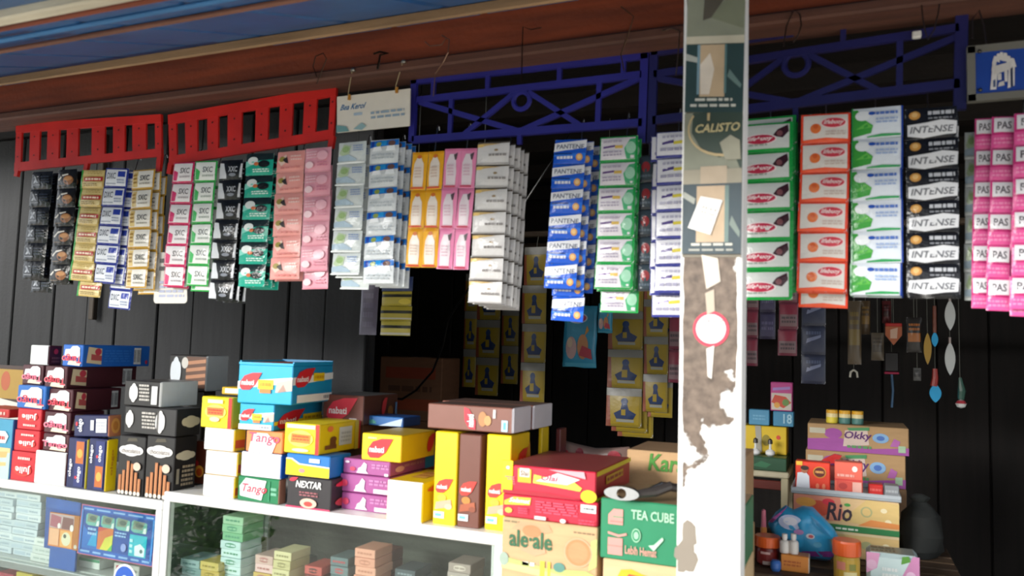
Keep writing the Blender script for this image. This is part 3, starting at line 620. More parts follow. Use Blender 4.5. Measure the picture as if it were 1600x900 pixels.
B('pink sachet strip with white labels, middle one at the right edge', 'hot_pink', (1551, 1586), 182, (1538, 1578), 486, 6, 1, Y=.015, hk=False)
B('pink sachet strip with white labels, cut by the right frame edge', 'hot_pink', (1585, 1632), 176, (1577, 1626), 484, 6, 2, Y=-.004, dzs=[0, -.012])
B('plain silver strip behind the pink sachets at the right edge', 'silver_green', (1508, 1540), 206, (1506, 1540), 470, 6, 1, Y=.06, hk=False)

# cards among the strips
def card(name, label, quad, Y, items, base, m='card', th=.0015, rnd=0.0):
    p = [onY(*q, Y) for q in quad]; c = (p[0] + p[1] + p[2] + p[3]) / 4
    o = thing(name, label, 'card' if 'card' in name else 'sign', c); pts = []
    if rnd:
        n = 4
        for i in range(4):
            a, b, d = p[i], p[(i + 1) % 4], p[i - 1]; ub = (b - a).normalized(); ud = (d - a).normalized()
            for k in range(5):
                q = k / 4 * math.pi / 2; pts.append(a - c + ud * rnd * (1 - math.sin(q)) + ub * rnd * (1 - math.cos(q)))
    else: pts = [q - c for q in p]
    mb = MB(); mb.prism([(q.x, q.z) for q in reversed(pts)], -th, 0, base)
    U = p[2] - p[3]; V = p[0] - p[3]; mb.art(items, p[3] - c + Vector((0, -th, 0)), U, V); mb.build('sheet', m, o); return o, c
card('hanging_card', 'rounded white card behind the magenta sachet strip', [(247, 394), (292, 396), (293, 474), (240, 474)], .03, [S(.15, .1, .9, .45, 4, '#a9aec6', 2), S(.12, .6, .5, .9, 2, '#4a4644', 6)], '#dcd6cc', rnd=.012)
o, c = card('card_sign', 'white card sign with blue lettering hung on two cords', [(528, 152), (642, 139), (641, 197), (528, 208)], .0, [T('Bea Kerol', .06, .60, .40, .76, '#3f6f9c', shear=.1), R(.24, .42, .36, .50, '#a9bccb'), S(.48, .26, .94, .5, 2, '#8fa3b4', 3), P([(0, 0), (.18, .0), (.14, .14), (0, .2)], '#6d9a9c'), P([(.24, .05), (.36, .0), (.42, .1), (.36, .2)], '#8fb0b4')], '#ded8cb', th=.004)
for (x0, y0, x1, y1) in ((548, 152, 552, 110), (622, 141, 631, 97)):
    m = MB(); a = onY(x0, y0 + 3, .0) - c; b = onY(x1, y1, -.052) - c; b.y += .0
    m.tube([a + Vector((0, -.006, 0)), a + Vector((0, -.012, .012)), b + Vector((0, -.004, 0))], .0012, '#9a8a6a', 6); m.build('cord', 'matte', o)
    m = MB(); m.tube([a + Vector((0, -.007, -.004)), a + Vector((0, -.007, .010))], .004, '#b07a2c', 8); m.build('clip', 'plastic', o)
    m = MB(); m.lathe([(.006, -.004), (.007, 0), (.004, .005), (0, .006)], '#b9b4a4', 10, tuple(b)); m.build('nail_head', 'steel', o)

o = thing('framed_sign', 'blue sign with a white sketched mark in an aluminium frame', 'sign', onY(1580, 118, .02))
z0 = onY(1512, 160, .02); z1 = onY(1512, 75, .02); x1 = .46; L = o.location; a = (z0.x - L.x, z0.z - L.z); H = z1.z - z0.z
m = MB(); m.box(a[0] + .008, -.004, a[1] + .008, x1 - L.x, .004, a[1] + H - .008, '#1c449c'); E0 = Vector((a[0], -.004, a[1])); Wd = x1 - z0.x
sk = [[P([(px + .006 * q * (k % 3 - 1), py + .03 * q), (px + .022 + .004 * k, py), (px + .03, py + .16), (px + .01, py + .17)], '#ded9d3') for q in (1,)] for k, (px, py) in enumerate([(.17, .62), (.19, .66), (.21, .68), (.235, .66), (.16, .5), (.255, .60), (.28, .55)])]
m.art([sk, P([(.15, .18), (.19, .18), (.20, .50), (.165, .55)], '#e2ddd8'), P([(.265, .18), (.31, .22), (.315, .66), (.275, .60)], '#e2ddd8'), P([(.17, .44), (.29, .52), (.29, .66), (.18, .60)], '#d7d2cd'), R(.20, .34, .225, .46, '#d7d2cd'), P([(.20, .22), (.245, .24), (.24, .32), (.21, .30)], '#cfcac4'), R(.245, .3, .265, .5, '#d7d2cd'), P([(.285, .2), (.30, .2), (.30, .56), (.285, .52)], '#23314f'), P([(.17, .22), (.185, .22), (.185, .36), (.17, .34)], '#4a5a80')], E0, (Wd, 0, 0), (0, 0, H)); m.build('panel', 'paint', o)
for (q0, q1) in (((0, 0), (1, 0)), ((0, 1), (1, 1)), ((0, 0), (0, 1)), ((1, 0), (1, 1))):
    m = MB(); ofs = .006
    p0 = Vector((a[0] + q0[0] * Wd + (ofs if q0[0] == 0 else -ofs) * (q0[0] == q1[0]), 0, a[1] + q0[1] * H + (ofs if q0[1] == 0 else -ofs) * (q0[1] == q1[1])))
    p1 = Vector((a[0] + q1[0] * Wd + (ofs if q1[0] == 0 else -ofs) * (q0[0] == q1[0]), 0, a[1] + q1[1] * H + (ofs if q1[1] == 0 else -ofs) * (q0[1] == q1[1])))
    m.bar(p0, p1, .014, .014, '#716f66'); m.build('frame', 'alu', o)
for zz in (.02, H - .012):
    m = MB(); m.lathe([(.004, 0), (.003, .003), (0, .004)], '#5a564e', 10); m.build('screw', 'steel', o, (a[0] + .02, -.008, a[1] + zz), (math.pi / 2, 0, 0))

p_ = onY(1432, 57, .024); o = thing('white_clip', 'small white clip on the inner rail of the shaded blue grille', 'clip', p_); m = MB(); m.box(-.008, -.012, -.006, .008, .0, .008, '#d9d6cf', bev=.002); m.build('clip_body', 'plastic', o)
# wire hooks and nails on the beam
def wire(label, pts, c='#8f7a64', r=.0014, Y=-.056, nm='wire_hook', cat='hook'):
    P_ = [onY(x_, y_, Y + (k_ * .0)) for x_, y_, *q in pts for k_ in (0,)]; o = thing(nm, label, cat, P_[0]); m = MB()
    m.tube([p - P_[0] for p in P_], r, c, 6); m.build('wire', 'steel', o); return o
wire('bent wire hook on the beam above the right red rack', [(495, 120), (489, 104), (493, 88), (505, 83), (510, 92), (502, 112), (495, 131)], '#4a3a30')
wire('dark bent nail on the beam above the white card sign', [(584, 84), (594, 81), (606, 83), (594, 86), (592, 98), (590, 108)], '#3a3028', .003, nm='bent_nail', cat='nail')
wire('looped wire on the beam above the left end of the blue grille', [(664, 65), (672, 72), (690, 70), (697, 60), (690, 55), (702, 62), (700, 82), (692, 98), (680, 115), (677, 150)], '#a8836a')
wire('dark nail with a hanging thread over the blue grille ring', [(846, 43), (830, 46), (817, 42), (816, 70), (815, 128)], '#4a382c')
wire('thin bent wire on the beam above the blue grille', [(970, 10), (980, 18), (990, 26), (986, 40), (980, 58), (970, 85), (975, 110)], '#8a6a50')
wire('wire loop on the beam just left of the pillar', [(1034, 48), (1050, 44), (1062, 48), (1060, 80), (1056, 118)], '#8a7460')
wire('wire loop on the beam just right of the pillar', [(1224, 72), (1229, 40), (1240, 16), (1250, 22), (1252, 40), (1247, 55), (1240, 66)], '#6e5f54')
wire('twisted wire on the beam above the right blue grille', [(1440, 8), (1442, 30), (1446, 50), (1450, 62), (1460, 46), (1466, 20), (1468, 6)], '#6e5f54')
wire('wire above the framed blue sign', [(1520, 60), (1519, 30), (1530, 16), (1537, 40), (1541, 68)], '#5e5450')

# ================================================================== boxes on the counters
TOP = {}
def carton(name, label, xl, xc, xr, yt, yb, z0, Y, base, face=None, art=None, th=0.0, d=None, h=None, group=None, cat='box', m='card', bev=.0022, flap=None, tilt=0.0, sink=0.0):
    """xl, xc, xr: columns of the left edge, the near right corner and the far right edge; yt: row of the corner's top"""
    ym = (yt + yb) / 2; c = onY(xc, ym, Y); ct, st = math.cos(th), math.sin(th)
    def along(px, ux, uy):
        r = ray(px, ym)          # where the line from the corner along (ux, uy) meets the sight line, seen from above
        det = ux * r.y - uy * r.x
        return ((CAM[0] - c.x) * r.y - (CAM[1] - c.y) * r.x) / det
    w = along(xl, -ct, -st); dd = d if d is not None else along(xr, -st, ct)
    ztop = onY(xc, yt, Y).z if h is None else z0 + h; H = ztop - z0
    o = thing(name, label, cat, (c.x, c.y, z0), (0, tilt, th), group)
    if isinstance(base, str): base = base
    b = MB(); b.box(-w, 0, 0, 0, dd, H, base, face, bev)
    FR = {'F': ((-w, 0, 0), (w, 0, 0), (0, 0, H)), 'R': ((0, 0, 0), (0, dd, 0), (0, 0, H)), 'T': ((-w, 0, H), (w, 0, 0), (0, dd, 0)), 'L': ((-w, dd, 0), (0, -dd, 0), (0, 0, H))}
    extra = []
    for k, lst in (art or {}).items():
        for nm, items in lst:
            if nm is None: b.art(items, *FR[k])
            else:
                q = MB(); q.art(items, *FR[k], lift=.0012 + .0012 * (nm not in ('print_panel',))); extra.append((nm, q))
    b.build('box_body', m, o)
    for nm, q in extra: q.build(nm, m, o)
    for fl in (flap or ''):
        og, U, V = (Vector(q) for q in FR[fl]); n = U.cross(V).normalized()
        for v0, v1, nm in ((.03, .985, 'end_flap'),):
            q = MB(); a = [og + U * .03 + V * v0, og + U * .97 + V * v0, og + U * .97 + V * v1, og + U * .03 + V * v1]
            f = [p + n * .0016 for p in a]
            q.add(a + f, [(4, 5, 6, 7), (0, 1, 5, 4), (1, 2, 6, 5), (2, 3, 7, 6), (3, 0, 4, 7)], (face or {}).get(fl, '#eceae6')); q.build(nm, m, o)
    TOP[o.name] = ztop + .0012
    return o
def top(o): return TOP[o.name]

def tango(flip=True, pinkish=False, bg=None):
    rc = '#e2637f' if pinkish else '#d2263f'
    it = [P([(.12, .50), (.90, .40), (.88, .86), (.74, .95), (.50, .93), (.40, .80), (.16, .78)], '#e9e9ea'), P([(.30, .08), (.92, .04), (.94, .22), (.36, .26)], '#e9d9bb'), E(.55, .72, .22, .10, '#c9d6de')]
    return it + [T('Tango', .01, .14, .99, .60, '#f0d6da', flip=flip), T('Tango', .02, .16, .98, .58, rc, flip=flip)]
def nab(x0, y0, x1, y1, c='#d4232e'):
    w, h = x1 - x0, y1 - y0
    return [LEAF(x0, y0, x1, y1, c), T('nabati', x0 + .08 * w, y0 + .28 * h, x0 + .66 * w, y0 + .58 * h, '#f3eeee')]
def barcode(x0, y0, x1, y1, n=9, seed=2):
    r = random.Random(seed); return [R(x0, y0, x1, y1, '#dcdcd8')] + [R(x0 + (x1 - x0) * (i + .3) / n, y0 + (y1 - y0) * .12, x0 + (x1 - x0) * (i + .3 + r.uniform(.2, .6)) / n, y1 - (y1 - y0) * .12, '#4a4a4e') for i in range(n)]
def wafer(x0, y0, x1, y1):
    h = y1 - y0; return [P([(x0, y0 + .1 * h), (x1, y0), (x1, y1 - .1 * h), (x0 + .1 * (x1 - x0), y1)], '#dcc59c'), P([(x0 + .3 * (x1 - x0), y0 + .25 * h), (x1, y0 + .2 * h), (x1, y0 + .5 * h), (x0 + .3 * (x1 - x0), y0 + .6 * h)], '#b5504c'), E(x0 + .75 * (x1 - x0), y0 + .72 * h, .22 * (x1 - x0), .2 * h, '#c03a48')]
MAR, NAVY, YEL, CHO = '#4a1c24', '#1c2250', '#f2cf10', '#1d1a1a'
YF = .012

def ground_box(xl, xc, Y, ztop, d, lab):
    c = onY(xc, 890, Y); w = c.x - onY(xl, 890, Y).x; o = thing('carton', lab, 'box', (c.x, Y, 0)); b = MB(); b.box(-w, 0, 0, 0, d, ztop, '#b08e66', bev=.004); b.build('box_body', 'kraft', o); TOP[o.name] = ztop + .001; return o

# --- left counter
carton('dark_snack_box', 'brown and yellow snack box behind the red boxes at far left', -34, 37, 44, 572, 655, ZL, .20, '#3d2416',
       art={'F': [('print_panel', [P([(.42, .35), (.97, .38), (.97, .62), (.5, .66), (.42, .55)], '#d9d4c8'), R(.42, .66, .97, .96, '#a8842c'), E(.6, .84, .1, .1, '#b0562c'), R(.35, .04, .97, .34, '#9a7424'), E(.7, .16, .16, .1, '#b04a2a')])]})
teal = carton('wafer_box', 'teal and cream wafer box with a blue edge, cut by the left frame edge', -46, 18, 26, 656, 748, ZL, YF, '#3f93b4', face={'R': '#244e8c'},
       art={'F': [('print_panel', [R(.02, .0, .98, .50, '#b8d2c8'), R(.02, .44, .98, .52, '#d9c48c'), P([(.3, .30), (.9, .36), (.92, .46), (.3, .42)], '#cfae6c'), P([(.3, .16), (.9, .22), (.9, .28), (.3, .24)], '#d5b97c')]), ('logo', [P([(.5, .58), (.86, .60), (.92, .72), (.84, .80), (.5, .80)], '#e6e4e2'), S(.55, .63, .84, .74, 1, '#c0342c')])]})
carton('red_packet', 'flat red packet lying on the teal wafer box', -40, 14, 20, 640, 654, top(teal), .03, '#c02a24', art={'F': [('print_panel', S(.1, .2, .9, .8, 1, '#e4b5a5'))]}, d=.1)
GJ = 'red boxes with white upside down lettering'
zc_ = ZL; prev = None
for i, (xl, xc, yt, yb) in enumerate(((17, 55, 708, 751), (22, 61, 674, 708), (27, 64, 640, 674))):
    f = bool(i != 1)
    o = carton('biscuit_box', 'red biscuit box with white lettering, %s of the red stack' % ('bottom', 'middle', 'top')[i], xl, xc, None, yt, yb, zc_, YF + .002 * i, '#c5202b', d=.13, group=GJ,
               art={'F': [('logo', [E(.52, .38 if i != 2 else .62, .36, .20, '#d2452f'), E(.52, .40 if i != 2 else .64, .32, .18, '#c5202b'), T('Julie', .22, .26 if i != 2 else .48, .84, .56 if i != 2 else .80, '#f0e8e4', flip=True), S(.30, .70 if i != 2 else .14, .8, .86 if i != 2 else .30, 1, '#e9cfc8', 4)])]})
    zc_ = top(o)
o = carton('wafer_box', 'blue wafer box end with red upside down lettering on top of the red boxes', 27, 71, None, 604, 640, zc_, YF, '#1f66b4', d=.20, art={'F': [('logo', tango())]}, group='blue wafer boxes')
o2 = carton('wafer_box', 'maroon wafer box end standing above the blue box end', 35, 67, None, 571, 604, top(o), YF + .03, MAR, d=.20, art={'F': [('logo', tango(True, True))]}, group='maroon wafer boxes')
ow = carton('wafer_box', 'white box end with maroon side at the top of the left stacks', 48, 76, 97, 540, 571, top(o2), YF + .035, MAR, face={'F': '#e2e4e2'}, flap='F', art={'R': [('logo', [E(.5, .7, .16, .14, '#c0304c'), S(.2, .1, .8, .45, 2, '#7e4a50')])]}, group='maroon wafer boxes')
zc_ = ZL
lst = [(50, 103, 112, 708, 758, 'white end of a maroon box at the bottom, between red and navy boxes'), (63, 107, 115, 680, 708, 'maroon wafer box with pink lettering right above the white end'),
       (65, 109, 117, 645, 680, 'maroon wafer box with red lettering beside the topmost red box'), (70, 113, 189, 609, 645, 'maroon wafer box with a long dark side beside the blue end'), (70, 104, 213, 573, 609, 'uppermost long maroon wafer box under the long blue one')]
for i, (xl, xc, xr, yt, yb, lab) in enumerate(lst):
    fr = {'F': '#e6e6e4'} if i == 0 else None
    a = {} if i == 0 else {'F': [('logo', tango(i != 1, i < 3))]}
    if i > 0: a['R'] = [('picture', wafer(.05, .1, .26 if i > 2 else .9, .9))] + ([('barcode_label', barcode(.78, .12, .92, .88))] if i > 2 else [])
    oo = carton('wafer_box', lab, xl + 4 * (i < 4), xc, xr, yt, yb, zc_, YF + .004 * i, MAR, fr, a, group='maroon wafer boxes', flap='F' if i == 0 else None, d=.12 if 0 < i < 3 else None); zc_ = top(oo)
    if i == 0: zc_ = top(oo)
carton('wafer_box', 'long blue wafer box with barcode lying on the maroon boxes', 98, 129, 234, 539, 574, zc_, YF + .03, '#1b62b8', None,
       {'F': [('logo', tango())], 'R': [('picture', wafer(.05, .1, .26, .92)), ('print_panel', S(.30, .2, .68, .8, 5, '#2f74c4', 3)), ('emblem', [E(.94, .2, .02, .1, '#c0304c')]), ('barcode_label', barcode(.74, .1, .85, .9)) ]}, group='blue wafer boxes')
# navy biscuit boxes
def navy_art(k): return {'F': [('picture', [R(.42, .04, .90, .96, '#27306a'), R(.46, .50 if k else .08, .86, .94 if k else .48, '#b8642c'), E(.66, .70 if k else .28, .14, .09, '#e0a24a')]),
        ('logo', [T('olego', .10, .22, .30, .58, '#e4e4ea', vert=True) if k else T('olego', .10, .52, .30, .88, '#e4e4ea', vert=True), T('olego', .54, .12 if k else .56, .78, .44 if k else .88, '#e4e4ea', vert=True), E(.52, .22 if k else .66, .06, .03, '#d2303c')])], 'R': [('print_panel', [T('olego', .35, .3, .65, .8, '#d2902c', vert=True)])]}
n1 = carton('biscuit_box', 'upright navy biscuit box beside the white box end', 105, 135, 140, 686, 764, ZL, YF, NAVY, {'R': '#c9b82a'}, {'F': navy_art(1)['F']}, group='upright navy biscuit boxes', d=.05)
n2 = carton('biscuit_box', 'upright navy biscuit box with a yellow side beside the roll boxes', 137, 166, 183, 687, 770, ZL, YF, NAVY, {'R': YEL}, navy_art(0), group='upright navy biscuit boxes')
carton('biscuit_box', 'navy biscuit box with white label lying tilted on the upright ones', 117, 171, 191, 630, 682, max(top(n1), top(n2)) + .006, YF + .005, NAVY, {'R': '#c07a54'},
       {'F': [('logo', [T('olego', .12, .22, .30, .84, '#e4e4ea', vert=True), E(.10, .6, .03, .1, '#d2303c'), R(.50, .3, .60, .78, '#c9ccd6')]), ('price_label', [R(.66, .20, .96, .84, '#e6e8ea')] + S(.68, .3, .94, .74, 3, '#b4b8c0'))], 'R': [('picture', [E(.5, .5, .34, .36, '#e0a050'), E(.5, .5, .2, .22, '#c9803a')])]}, tilt=-.055, h=.062)
# black wafer roll boxes
CLOUD = lambda x0, y0, x1, y1, c='#e4e2de': [E(x0 + (x1 - x0) * .5, (y0 + y1) / 2, (x1 - x0) * .36, (y1 - y0) * .5, c), E(x0 + (x1 - x0) * .22, (y0 + y1) / 2, (x1 - x0) * .22, (y1 - y0) * .34, c), E(x0 + (x1 - x0) * .78, (y0 + y1) / 2, (x1 - x0) * .22, (y1 - y0) * .34, c)]
def rolls():
    out = []
    for i, (x, t_) in enumerate(((.08, .34), (.22, .42), (.38, .58), (.54, .54), (.70, .40), (.84, .30))):
        out += [R(x, .03, x + .10, t_, '#a8683e'), R(x + .02, .05, x + .045, t_ - .02, '#c98c5c'), E(x + .05, .05, .06, .035, '#d9cfc2')]
    return out
def choc(): return {'F': [('logo', CLOUD(.04, .66, .96, .86) + [T('chocolatos', .14, .715, .86, .79, '#5e5048')]), ('picture', rolls() + [E(.78, .50, .14, .07, '#cdb9a6')]), (None, [P([(.3, .9), (.7, .92), (.66, .97), (.36, .96)], '#4a4436')])]}
ar = choc(); ar['R'] = [('logo', CLOUD(.05, .62, .9, .78, '#c9bfa6')), ('print_panel', S(.34, .2, .86, .56, 5, '#a5957c', 3) + [R(.08, .26, .2, .5, '#8f8674')])]
c1 = carton('wafer_roll_box', 'black wafer roll box on the counter beside the yellow spine', 184, 225, None, 683, 778, ZL, YF, CHO, None, choc(), d=.10, group='black wafer roll boxes')
c2 = carton('wafer_roll_box', 'black wafer roll box at the right end of the left counter', 227, 271, 306, 684, 783, ZL, YF, CHO, None, ar, group='black wafer roll boxes')
inv = {'F': [('logo', CLOUD(.04, .2, .19, .86) ), ('print_panel', S(.36, .2, .62, .86, 5, '#b9b4ac', 7) + [R(.66, .12, .68, .9, '#3a3532')]), ('picture', CLOUD(.62, .08, .80, .92, '#e2e0dc'))], 'R': [('logo', CLOUD(.2, .3, .95, .75, '#c9bda0'))]}
c3 = carton('wafer_roll_box', 'black wafer roll box lying across the upright roll boxes', 194, 275, 313, 640, 684, max(top(c1), top(c2)), YF + .004, '#252323', None, inv, group='black wafer roll boxes')
c4 = carton('wafer_roll_box', 'black wafer roll box with a white end on top of its stack', 194, 250, 309, 597, 640, top(c3), YF + .01, CHO, {'R': '#dcdbd8', 'T': '#56524e'},
            {'F': [('logo', CLOUD(.16, .14, .40, .90) ), ('print_panel', S(.44, .2, .72, .9, 5, '#b9b4ac', 9)), ('barcode_label', [R(.78, .1, .94, .82, '#cfd0ce')])]}, group='black wafer roll boxes', flap='R')
cs = carton('wafer_roll_box', 'dark box in the shade under the roll box with white end', 268, 316, 336, 612, 680, ZL, .235, '#26211f', None, {'F': [(None, S(.5, .5, .9, .8, 1, '#6a5f4a'))]}, group='black wafer roll boxes')
carton('wafer_roll_box', 'wafer roll box with white end at the back, beneath the green framed strip', 264, 322, 356, 556, 612, top(cs), .23, CHO, {'R': '#b9bbbc', 'T': '#4a4745'},
       {'F': [('logo', CLOUD(.05, .1, .34, .95, '#cfd5da')), ('picture', [R(.48, .08, 1, .96, '#5d3a28')] + [P([(.48, .12 + .2 * i), (1, .2 + .2 * i), (1, .3 + .2 * i), (.48, .22 + .2 * i)], '#b07a58') for i in range(4)] + [E(.44, .78, .09, .16, '#c9c4bc')])]}, group='black wafer roll boxes', flap='R')

# --- right counter
GW = 'white ended yellow boxes'
zc_ = ZR
for i, (xl, xc, xr, yt, yb) in enumerate(((317, 366, 373, 746, 782), (321, 371, 378, 708, 744), (319, 366, 384, 671, 707))):
    o = carton('snack_box', 'yellow snack box with a blank white end, %s of the left stack' % ('bottom', 'middle', 'top')[i], xl, xc, xr, yt, yb, zc_, YF + .004 * i, '#eec71e', {'F': '#f0efec'}, {'R': [('print_panel', [R(.1, .15, .9, .5, '#d25a2c')])]}, group=GW, flap='F'); zc_ = top(o)
emb = [E(.48, .52, .34, .24, '#f6dc60'), P([(.22, .40), (.74, .40), (.76, .66), (.2, .66)], '#e0762c'), S(.26, .44, .7, .62, 2, '#c23a24', 3), E(.48, .28, .16, .08, '#f0b9a5'), R(.24, .80, .72, .92, '#f4ecb4')]
o = carton('snack_box', 'yellow snack box with red band and orange emblem, topmost of the white ends', 314, 363, 377, 622, 670, zc_, YF, '#f0d80f', {'R': '#c9a60c'}, {'F': [('logo', emb), ('stripe', [R(.88, 0, .99, 1, '#cf2a1e')])]}, group='yellow boxes with an orange emblem')  # right face in deeper yellow: side shade put into the colour
carton('flat_box', 'flat yellow box with white front behind the emblem box', 346, 392, 398, 607, 621, top(o), .10, '#d2a91e', None, {'F': [('price_label', [R(.14, .2, .98, .85, '#e9e4d6')])]}, d=.10)
carton('snack_packet', 'brown packet with a red and yellow ball print left of the white ends', 300, 321, None, 690, 760, ZR, .135, '#5c2a1c', None, {'F': [('picture', [E(.6, .3, .34, .14, '#e0a03c'), E(.62, .28, .22, .09, '#c9501f'), E(.35, .48, .2, .07, '#c0282c')])]}, d=.05)
zc_ = ZR
g1 = carton('wafer_box', 'green wafer box with white and red lettering on the counter', 371, 436, 447, 750, 792, zc_, YF, '#16784a', {'R': '#9a6a56'}, {'F': [('logo', [P([(.08, .2), (.6, .1), (.7, .9), (.2, .95), (.06, .6)], '#e9e9e6'), T('Tango', .10, .28, .72, .72, '#d23a54', shear=.1), R(.76, .1, .79, .9, '#2c8c5e'), S(.82, .3, .96, .7, 2, '#7ab89a')])]})
g2 = carton('wafer_box', 'blank white box end with a blue side, above the green box', 376, 439, 446, 711, 756, top(g1), YF, '#1f5cae', {'F': '#f1f1f2'}, None, flap='F', d=.16)
g3 = carton('wafer_box', 'orange wafer box with red lettering under the blue nabati'.replace(' nabati', ' leaf boxes'), 384, 441, None, 676, 714, top(g2), YF + .004, '#e98a4e', None, {'F': [('logo', [P([(.1, .0), (.75, .0), (.85, .5), (.6, .9), (.2, .9)], '#f0ece8'), T('Tango', .08, .34, .94, .92, '#d95470', shear=.05)])]}, d=.18)
def nab_art(c): return {'F': [('print_panel', [P([(0, .36), (1, .56), (1, .70), (0, .56)], '#f0f0ec'), P([(.70, .30), (1, .36), (1, .66), (.72, .56)], '#d5b9ac'), P([(.74, .3), (.9, .34), (.84, .52)], '#a9897c')]), ('logo', nab(.04, .34, .44, .80) + [R(.38, .38, .66, .62, '#f0cc18'), S(.42, .42, .62, .58, 1, '#d29a12'), R(.42, .28, .62, .38, '#e8813a')])],
                       'R': [('print_panel', [P([(0, .5), (1, .62), (1, .80), (0, .70)], '#f0f0ec')]), ('logo', nab(.05, .44, .52, .94) + [R(.48, .58, .76, .80, '#f0cc18'), S(.52, .62, .74, .76, 1, '#d29a12')]), ('price_label', [R(.1, .04, .98, .24, '#eceae8')] + S(.76, .06, .94, .22, 1, '#8f9096'))]}
CY = '#17a8d0'  # both leaf boxes get a deeper blue right face, side shade in the colour
nb = nab_art(CY); nb['R'] = [('print_panel', [R(0, .2, 1, .34, '#e9c91a')]), ('logo', nab(.06, .04, .60, .72) + [R(.56, .2, .96, .50, '#f0cc18'), S(.60, .26, .92, .44, 1, '#b9891a')])]
nb['F'].append(('price_label', [R(0, .02, .95, .22, '#eceeee')] + S(.6, .04, .9, .2, 1, '#9aa0a8')))
g4 = carton('wafer_box', 'blue wafer box with red leaf under the open blue one', 374, 428, 503, 632, 678, top(g3), YF + .006, CY, {'R': '#128fc0', 'T': '#8f8f8c'}, nb, th=math.radians(8), group='blue wafer boxes with red leaf')
g5 = carton('wafer_box', 'open blue wafer box with red leaf on top of its stack', 372, 457, 519, 572, 629, top(g4), YF + .002, CY, {'R': '#128fc0', 'T': '#5a4238'}, nab_art(CY), th=math.radians(8), group='blue wafer boxes with red leaf')
# the open box: raised rim and rows of packets inside
t5 = g5; bb = [c for c in t5.children if c.name.startswith('box_body')][0]; xs = [v.co.x for v in bb.data.vertices]; ys = [v.co.y for v in bb.data.vertices]; zs = max(v.co.z for v in bb.data.vertices)
w5, d5 = -min(xs), max(ys)
m = MB(); e = .004
m.box(-w5, 0, zs, 0, e, zs + .006, CY); m.box(-w5, d5 - e, zs, 0, d5, zs + .012, '#1478a8'); m.box(-w5, e, zs, -w5 + e, d5 - e, zs + .010, CY); m.box(-e, e, zs, 0, d5 - e, zs + .010, '#128fc0'); m.build('box_rim', 'card', t5)
for i in range(7):
    x0 = -w5 + .012 + i * (w5 - .03) / 7; m = MB(); m.box(x0, .012, zs + .0002, x0 + (w5 - .03) / 7 - .002, d5 - .02, zs + .006, '#b9653a' if i % 2 else '#8f3f30', bev=.002); m.build('packet', 'film', t5)
k1 = carton('biscuit_box', 'black box reading Nextar with a pink base line on the counter'.replace('reading Nextar ', ''), 448, 517, 532, 750, 799, ZR, YF, '#2a2629', None,
            {'F': [('logo', [T('NEXTAR', .22, .66, .80, .88, '#ececea', shear=.04), LEAF(.06, .84, .26, .98, '#cf2a44')]), ('picture', [S(.3, .38, .72, .56, 2, '#9a5a60', 3), E(.52, .18, .19, .16, '#e0b9a4'), E(.52, .16, .10, .08, '#c4443c')]), ('stripe', [R(0, 0, 1, .05, '#c93a62')])], 'R': [('logo', [LEAF(.1, .74, .8, .94, '#cf2a44'), E(.5, .24, .4, .16, '#b9404c')])]}, d=.16)
k2 = carton('milk_box', 'blue and yellow flat box on the black box', 447, 515, 548, 714, 749, top(k1), YF + .002, '#1570bc', None, {'F': [('print_panel', [P([(0, .02), (1, .02), (1, .46), (.3, .52), (.12, .74), (0, .74)], '#f0cf18'), P([(0, .74), (.12, .74), (.3, .52), (1, .46), (1, .52), (.32, .58), (.14, .80), (0, .80)], '#efe9c9')]), ('logo', [R(.54, .66, .78, .84, '#dfe8f0')]), ('emblem', [E(.38, .26, .07, .1, '#e08a8a')])]})
emb2 = [E(.48, .50, .36, .28, '#f6dc60'), P([(.2, .36), (.76, .34), (.78, .64), (.22, .66)], '#e0842c'), S(.26, .42, .72, .62, 2, '#c8501f', 3), R(.1, .84, .9, .97, '#f6eec0'), E(.5, .12, .24, .06, '#f2d0b0')]
k3 = carton('snack_box', 'yellow snack box with rounded front, red band and long printed side', 444, 499, 561, 664, 712, top(k2), YF + .004, '#f0d60f', {'R': '#e0c010'}, {'F': [('logo', emb2), ('stripe', [R(.90, 0, 1, 1, '#cf2a1e')])], 'R': [('price_label', [R(.46, .22, .78, .84, '#c9ccd0')] + S(.5, .3, .74, .7, 3, '#a9adb2')), ('emblem', [E(.24, .82, .07, .1, '#e0743c')]), ('picture', [E(.32, .46, .08, .1, '#6a3a20'), R(.12, .14, .4, .28, '#7a4826'), R(.24, .2, .38, .42, '#6a3a20')]), ('stripe', [R(.86, .0, .97, 1, '#c4b13a'), R(.96, 0, 1, 1, '#b9261e')])]}, group='yellow boxes with an orange emblem')  # long side toned down a little, its shade painted in
zp = ZR; pz = []
PU = '#a2508e'
